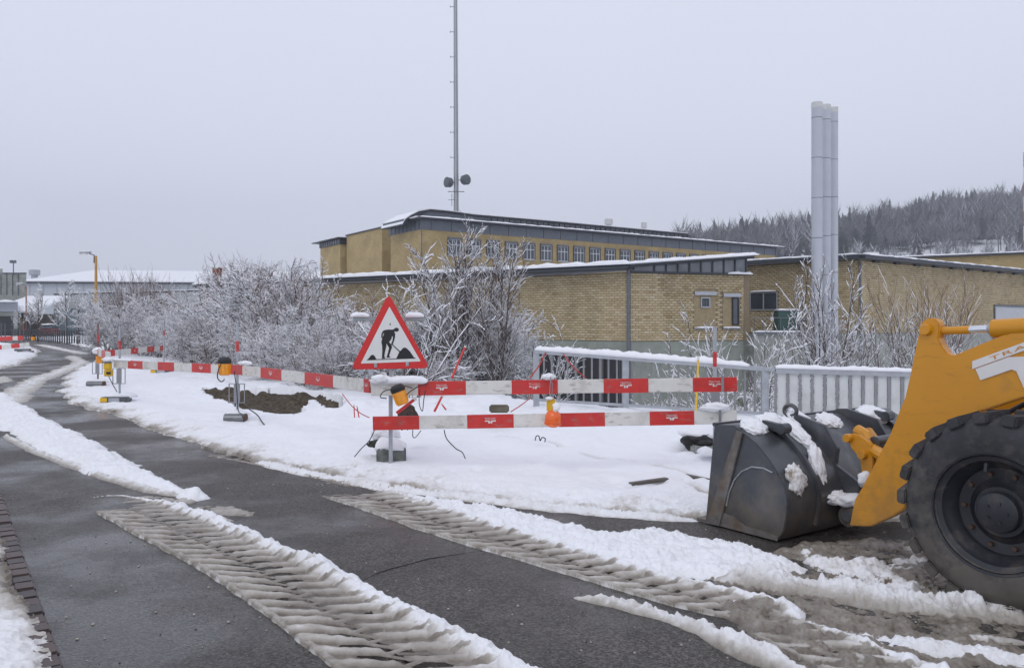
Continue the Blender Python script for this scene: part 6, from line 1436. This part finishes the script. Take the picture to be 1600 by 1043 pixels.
# snow on the bucket
def bsnow(px, py, ell, sz, seed, m=M_SNOW, nrm=None, rough=.38):
    c = onl(px, py, ell); nv_ = (nrm or Vector((-.2, -.5, .8))).normalized(); X = LV.copy(); X = (X-nv_*X.dot(nv_)).normalized(); Yv = nv_.cross(X); mb = MB(); clump(mb, c, sz, (X, Yv, nv_), seed, 4, rough*.75, 5.5); mb.build('snow', m, shellm, smooth=True)
topn = Vector((.574*.6, -.819*.6, .8)); backn = Vector((.50, -.75, .25))
def atback(ell, idx, t=0, off=0): f = side[idx][0]+(side[min(idx+1, 10)][0]-side[idx][0])*t; z = side[idx][1]+(side[min(idx+1, 10)][1]-side[idx][1])*t; return f, z
def bs2(ell, idx, t, sz, seed, m=M_SNOW, nv_=topn, rough=.38):
    f, z = atback(ell, idx, t); X = LV.copy(); nv_ = nv_.normalized(); X = (X-nv_*X.dot(nv_)).normalized(); Yv = nv_.cross(X)
    mb = MB(); clump(mb, W3(f, ell, z)+nv_*.01, sz, (X, Yv, nv_), seed, 4, rough*.75, 5.5); mb.build('snow', m, shellm, smooth=True)
bs2(5.60, 8, .75, (.15, .10, .035), 1); bs2(5.86, 8, .9, (.17, .10, .045), 2); bs2(6.25, 8, .8, (.13, .13, .045), 3); bs2(6.0, 8, .2, (.09, .20, .05), 4); bs2(6.62, 8, .6, (.16, .10, .035), 11); bs2(7.35, 8, .6, (.24, .13, .05), 12)
bs2(5.56, 4, .2, (.10, .12, .05), 5, M_SNOWD, backn, .5); bs2(5.92, 5, 0, (.075, .17, .05), 6, M_SNOW, backn); bs2(6.05, 2, .3, (.12, .06, .06), 7, M_SNOW, backn)
mb = MB(); clump(mb, W3(pp[6][0]+.05, 6.1, .29), (.13, .10, .05), seed=8); mb.build('snow', M_SNOW, ld, smooth=True)
mb = MB(); clump(mb, onl(1366, 697, 6.25), (.10, .08, .05), seed=9); mb.build('snow', M_SNOW, ld, smooth=True); mb = MB(); clump(mb, onl(1352, 748, 6.0), (.06, .05, .07), seed=10); mb.build('snow', M_SNOW, ld, smooth=True)
# hitch links (yellow)
hl = [fz(x, y, 6.0) for x, y in ((1322, 681), (1330, 677), (1342, 680), (1362, 696), (1364, 712), (1364, 738), (1347, 744), (1343, 716), (1330, 700))]
MB().prism([W3(f, 6.0, z) for f, z in hl], LV*.05).build('hitch_link', M_LOADER, ld, bevel=.006)
for x, y in ((1325, 684), (1348, 710)): MB().lathe([(0, -.03), (.032, -.03), (.036, -.02), (.036, .02)], onl(x, y, 5.985), LV, 16).build('hitch_pin', M_LOADER, ld, autos=True)
MB().tube([onl(1340, 672, 6.15), onl(1354, 680, 6.12), onl(1360, 700, 6.08), onl(1385, 715, 5.95)], .05, 10).build('tilt_link', M_LOADER, ld, autos=True)
MB().prism([onl(x, y, 6.25) for x, y in ((1338, 670), (1356, 668), (1372, 690), (1386, 700), (1386, 738), (1360, 738), (1358, 700))], LV*.06).build('hitch_link', M_LOADER, ld, bevel=.008)
MB().lathe([(0, -.02), (.045, -.02), (.045, .3)], onl(1368, 690, 6.1), LV, 16).build('cross_tube', M_BUCKET, ld)
# arms
AE = 5.62
armp = [(1437, 511), (1440, 503), (1449, 497), (1460, 497), (1467, 505), (1468, 516), (1466, 528), (1471, 540), (1479, 551), (1488, 556), (1519, 543), (1560, 526), (1600, 511), (1660, 492), (1740, 478), (1840, 490), (1900, 520), (1900, 590), (1830, 590), (1740, 580), (1660, 600), (1600, 620), (1549, 637), (1505, 650), (1478, 664), (1455, 690), (1440, 725), (1425, 765), (1413, 795), (1396, 806), (1360, 822), (1327, 821), (1332, 795), (1336, 779), (1348, 759), (1362, 732), (1390, 679), (1414, 620), (1422, 585), (1430, 545)]
arm = [fz(x, y, AE) for x, y in armp]
am = MB().prism([W3(f, AE, z) for f, z in arm], LV*.09).build('lift_arm', M_LOADER, ld, bevel=.008)
MB().lathe([(0, -.035), (.035, -.035), (.04, -.025), (.04, .02)], onl(1448, 515, AE), LV, 20).build('arm_pin', M_LOADER, am, autos=True)
arm2 = [arm[i] for i in range(9, len(arm)-1)]
MB().prism([W3(f, 7.36, z-.02) for f, z in arm2[:21]+arm2[21:-5]], LV*.09).build('lift_arm', M_LOADER, ld, bevel=.008)
MB().tube([W3(fz(1450, 640, AE)[0], AE, .78), W3(fz(1450, 640, AE)[0], 7.4, .78)], .10, 14).build('cross_tube', M_LOADER, ld, autos=True)
# tilt cylinder
cc_ = AE+.05
MB().tube([onl(1462, 517, cc_), onl(1516, 515, cc_)], .028, 16).build('rod_eye', M_LOADER, ld, autos=True)
MB().tube([onl(1512, 515, cc_), onl(1556, 513, cc_)], .026, 16).build('cylinder_rod', M_CHROME, ld, autos=True)
MB().tube([onl(1552, 513, cc_), onl(1556, 513, cc_), onl(1760, 503, cc_)], .062, 20).build('tilt_cylinder', M_LOADER, ld, autos=True)
MB().tube([onl(1545, 513, cc_), onl(1555, 513, cc_)], .036, 16).build('gland', M_STEEL, ld)
# logo on the arm
O_ = onl(1558, 583, AE-.004); a0 = onl(1517, 571, AE-.004); a1 = onl(1600, 541, AE-.004); XA = (a1-a0).normalized(); ZA = LV.cross(XA); 
if ZA.z < 0: ZA = -ZA
hb = (onl(1517, 564, AE)-onl(1517, 576, AE)).length*.95
band = [a0, a0+XA*.86, a0+XA*.86+ZA*hb, a0+ZA*hb+XA*.02]
lb = MB().prism([p-ZA*hb/2 for p in band], -LV*.002).build('name_band', M_LOGO, am)
ts = hb*.72; mb = MB(); tm, tf = text_mesh('TRACHSEL', 1.0)
wd = TXW; xs = .62/wd
mb.add([a0+XA*(.44+v.x*xs)+ZA*(v.y*ts*1.0-hb*.26)-LV*.004 for v in tm], tf); mb.build('lettering', mat('lettering_orange', (.62, .25, .01), .5, bump=0), lb)
sc_ = .36; c0 = a0+XA*(sc_+.02)-ZA*(hb*.62)
mb = MB()
for pl_ in (LG1, LG2): mb.add([c0+XA*(a*sc_)+ZA*(b*sc_*.62)-LV*.003 for a, b in pl_], [tuple(range(len(pl_)))])
mb.build('logo', M_LOGO, am)
# wheels
def wheel(ell, outer, detail=True):
    R, Wd = .575, .40; hub = W3(HF, ell, HZ_); d = LV*outer      # outer = -1 face towards camera
    prof = [(.34, .02), (.36, -.005), (.40, -.012), (.47, -.012), (.53, .01), (.56, .05), (R, .09), (R, Wd-.09), (.56, Wd-.05), (.53, Wd-.01), (.40, Wd), (.34, Wd-.02)]
    ax = -d
    tyre = MB().lathe([(r, h) for r, h in prof], hub, ax, 64, closed=True).build('wheel', M_RUBBER, ld, autos=True)
    uz = up; uf = FV
    nl = 22
    mbj = MB()
    for k in range(nl):
        for sd_ in (0, 1):
            a = 2*math.pi*(k+.5*sd_)/nl
            def pt(r, h, da): an = a+da; return hub+ax*h+uf*(r*math.cos(an))+uz*(r*math.sin(an))
            h0, h1 = (-.004, .21) if sd_ == 0 else (Wd+.004, .19)
            dA = .098; sk = .12; ro = .615
            vs = [pt(.535, h0, -dA*.9), pt(.535, h0, dA*.9), pt(R-.005, h1, dA*.6+sk), pt(R-.005, h1, -dA*.6+sk), pt(ro-.012, h0+(.012 if sd_ == 0 else -.012), -dA*.75), pt(ro-.012, h0+(.012 if sd_ == 0 else -.012), dA*.75), pt(ro, h1, dA*.5+sk), pt(ro, h1, -dA*.5+sk)]
            fs = [(0,1,2,3),(4,5,6,7),(0,1,5,4),(1,2,6,5),(2,3,7,6),(3,0,4,7)]
            if detail: MB().add(vs, fs).build('tread_lug', M_RUBBER, tyre, bevel=.010)
            else: mbj.add(vs, fs)
    if not detail: mbj.build('tread', M_RUBBER, tyre)
    rim = MB().lathe([(.345, .0), (.352, .012), (.335, .02), (.315, .03), (.30, .07), (.27, .10), (.262, .14), (.20, .15), (.165, .13), (.15, .10), (.09, .10)], hub, ax, 56).build('rim', M_RIM, tyre, autos=True)
    MB().lathe([(0, .045), (.10, .045), (.118, .055), (.125, .09), (.125, .16)], hub, ax, 40).build('hub', M_RIM, tyre, autos=True)
    MB().lathe([(.352, -.004), (.365, -.008), (.375, .0), (.352, .01)], hub, ax, 56, closed=True).build('rim_flange', M_RIM, tyre, autos=True)
    if detail:
        for k in range(10):
            a = 2*math.pi*k/10; MB().lathe([(0, .118), (.014, .118), (.016, .15)], hub+uf*(.225*math.cos(a))+uz*(.225*math.sin(a)), ax, 6).build('wheel_nut', mat('rusty_nut', (.08, .045, .03), .7), rim)
        for k in range(5):
            a = 2*math.pi*k/5+.6; MB().lathe([(0, .036), (.010, .036), (.011, .05)], hub+uf*(.06*math.cos(a))+uz*(.06*math.sin(a)), ax, 8).build('hub_bolt', M_RIM, rim)
        p = hub+uf*.05+uz*.295+ax*.03; MB().tube([p, p+uz*-.05-ax*.01], .012, 8).build('valve', M_RIM, rim)
    return tyre
wheel(5.10, -1); wheel(8.0, 1, False)
MB().tube([W3(HF, 5.3, HZ_), W3(HF, 7.8, HZ_)], .14, 16).build('axle', M_RIM, ld)
MB().prism([W3(f, 6.2, z) for f, z in ((HF+.75, .55), (HF+.6, 1.15), (HF-.2, 1.45), (HF-.9, 1.35), (HF-.9, .4), (HF+.2, .3))], LV*.7).build('front_frame', M_LOADER, ld, bevel=.02)
MB().tube([W3(HF-.5, 5.72, 1.30), W3(HF-.2, 5.74, 1.23), W3(HF+.1, 5.76, 1.22), W3(HF+.4, 5.9, 1.05)], .018, 8).build('hose', M_BLACK, ld)
MB().tube([W3(HF-.6, 5.9, 1.05), W3(HF+.35, 5.9, .72)], .06, 14).build('lift_cylinder', M_LOADER, ld)
# rear body outside the frame : engine hood, cab, rear wheels
for l0 in (5.15, 7.6):
    MB().lathe([(.3, 0), (.5, -.01), (.6, .05), (.6, .35), (.5, .4), (.3, .4)], W3(HF-2.35, l0, .61), LV, 32, closed=True).build('rear_wheel', M_RUBBER, ld, autos=True)
MB().prism([W3(f, 5.9, z) for f, z in ((HF-1.0, .5), (HF-1.0, 1.2), (HF-2.2, 1.3), (HF-2.2, 1.75), (HF-3.4, 1.65), (HF-3.5, .6))], LV*1.3).build('engine_hood', M_LOADER, ld, bevel=.04)
MB().prism([W3(f, 5.85, z) for f, z in ((HF-1.0, 1.25), (HF-1.1, 2.55), (HF-2.1, 2.55), (HF-2.2, 1.3))], LV*1.4).build('cab', M_GLASS, ld, bevel=.03)
MB().prism([W3(f, 5.8, z) for f, z in ((HF-.95, 2.56), (HF-.95, 2.68), (HF-2.2, 2.68), (HF-2.2, 2.56))], LV*1.5).build('cab_roof', M_LOADER, ld, bevel=.02)

# ------------------------------------------------------------------ haze
hz = MB().box((150, 500, 75), (1500, 1100, 172)).build('haze', None)
hz.data.materials.clear(); hm = bpy.data.materials.new('haze'); hm.use_nodes = True; N = hm.node_tree.nodes; N.clear()
oo = N.new('ShaderNodeOutputMaterial'); pv = N.new('ShaderNodeVolumePrincipled'); pv.inputs['Density'].default_value = .0006; pv.inputs['Color'].default_value = (.88, .92, 1, 1); pv.inputs['Anisotropy'].default_value = .2
hm.node_tree.links.new(pv.outputs[0], oo.inputs['Volume']); hz.data.materials.append(hm)
tag(hz, 'thin pale winter haze over the whole place', 'haze', kind='stuff')
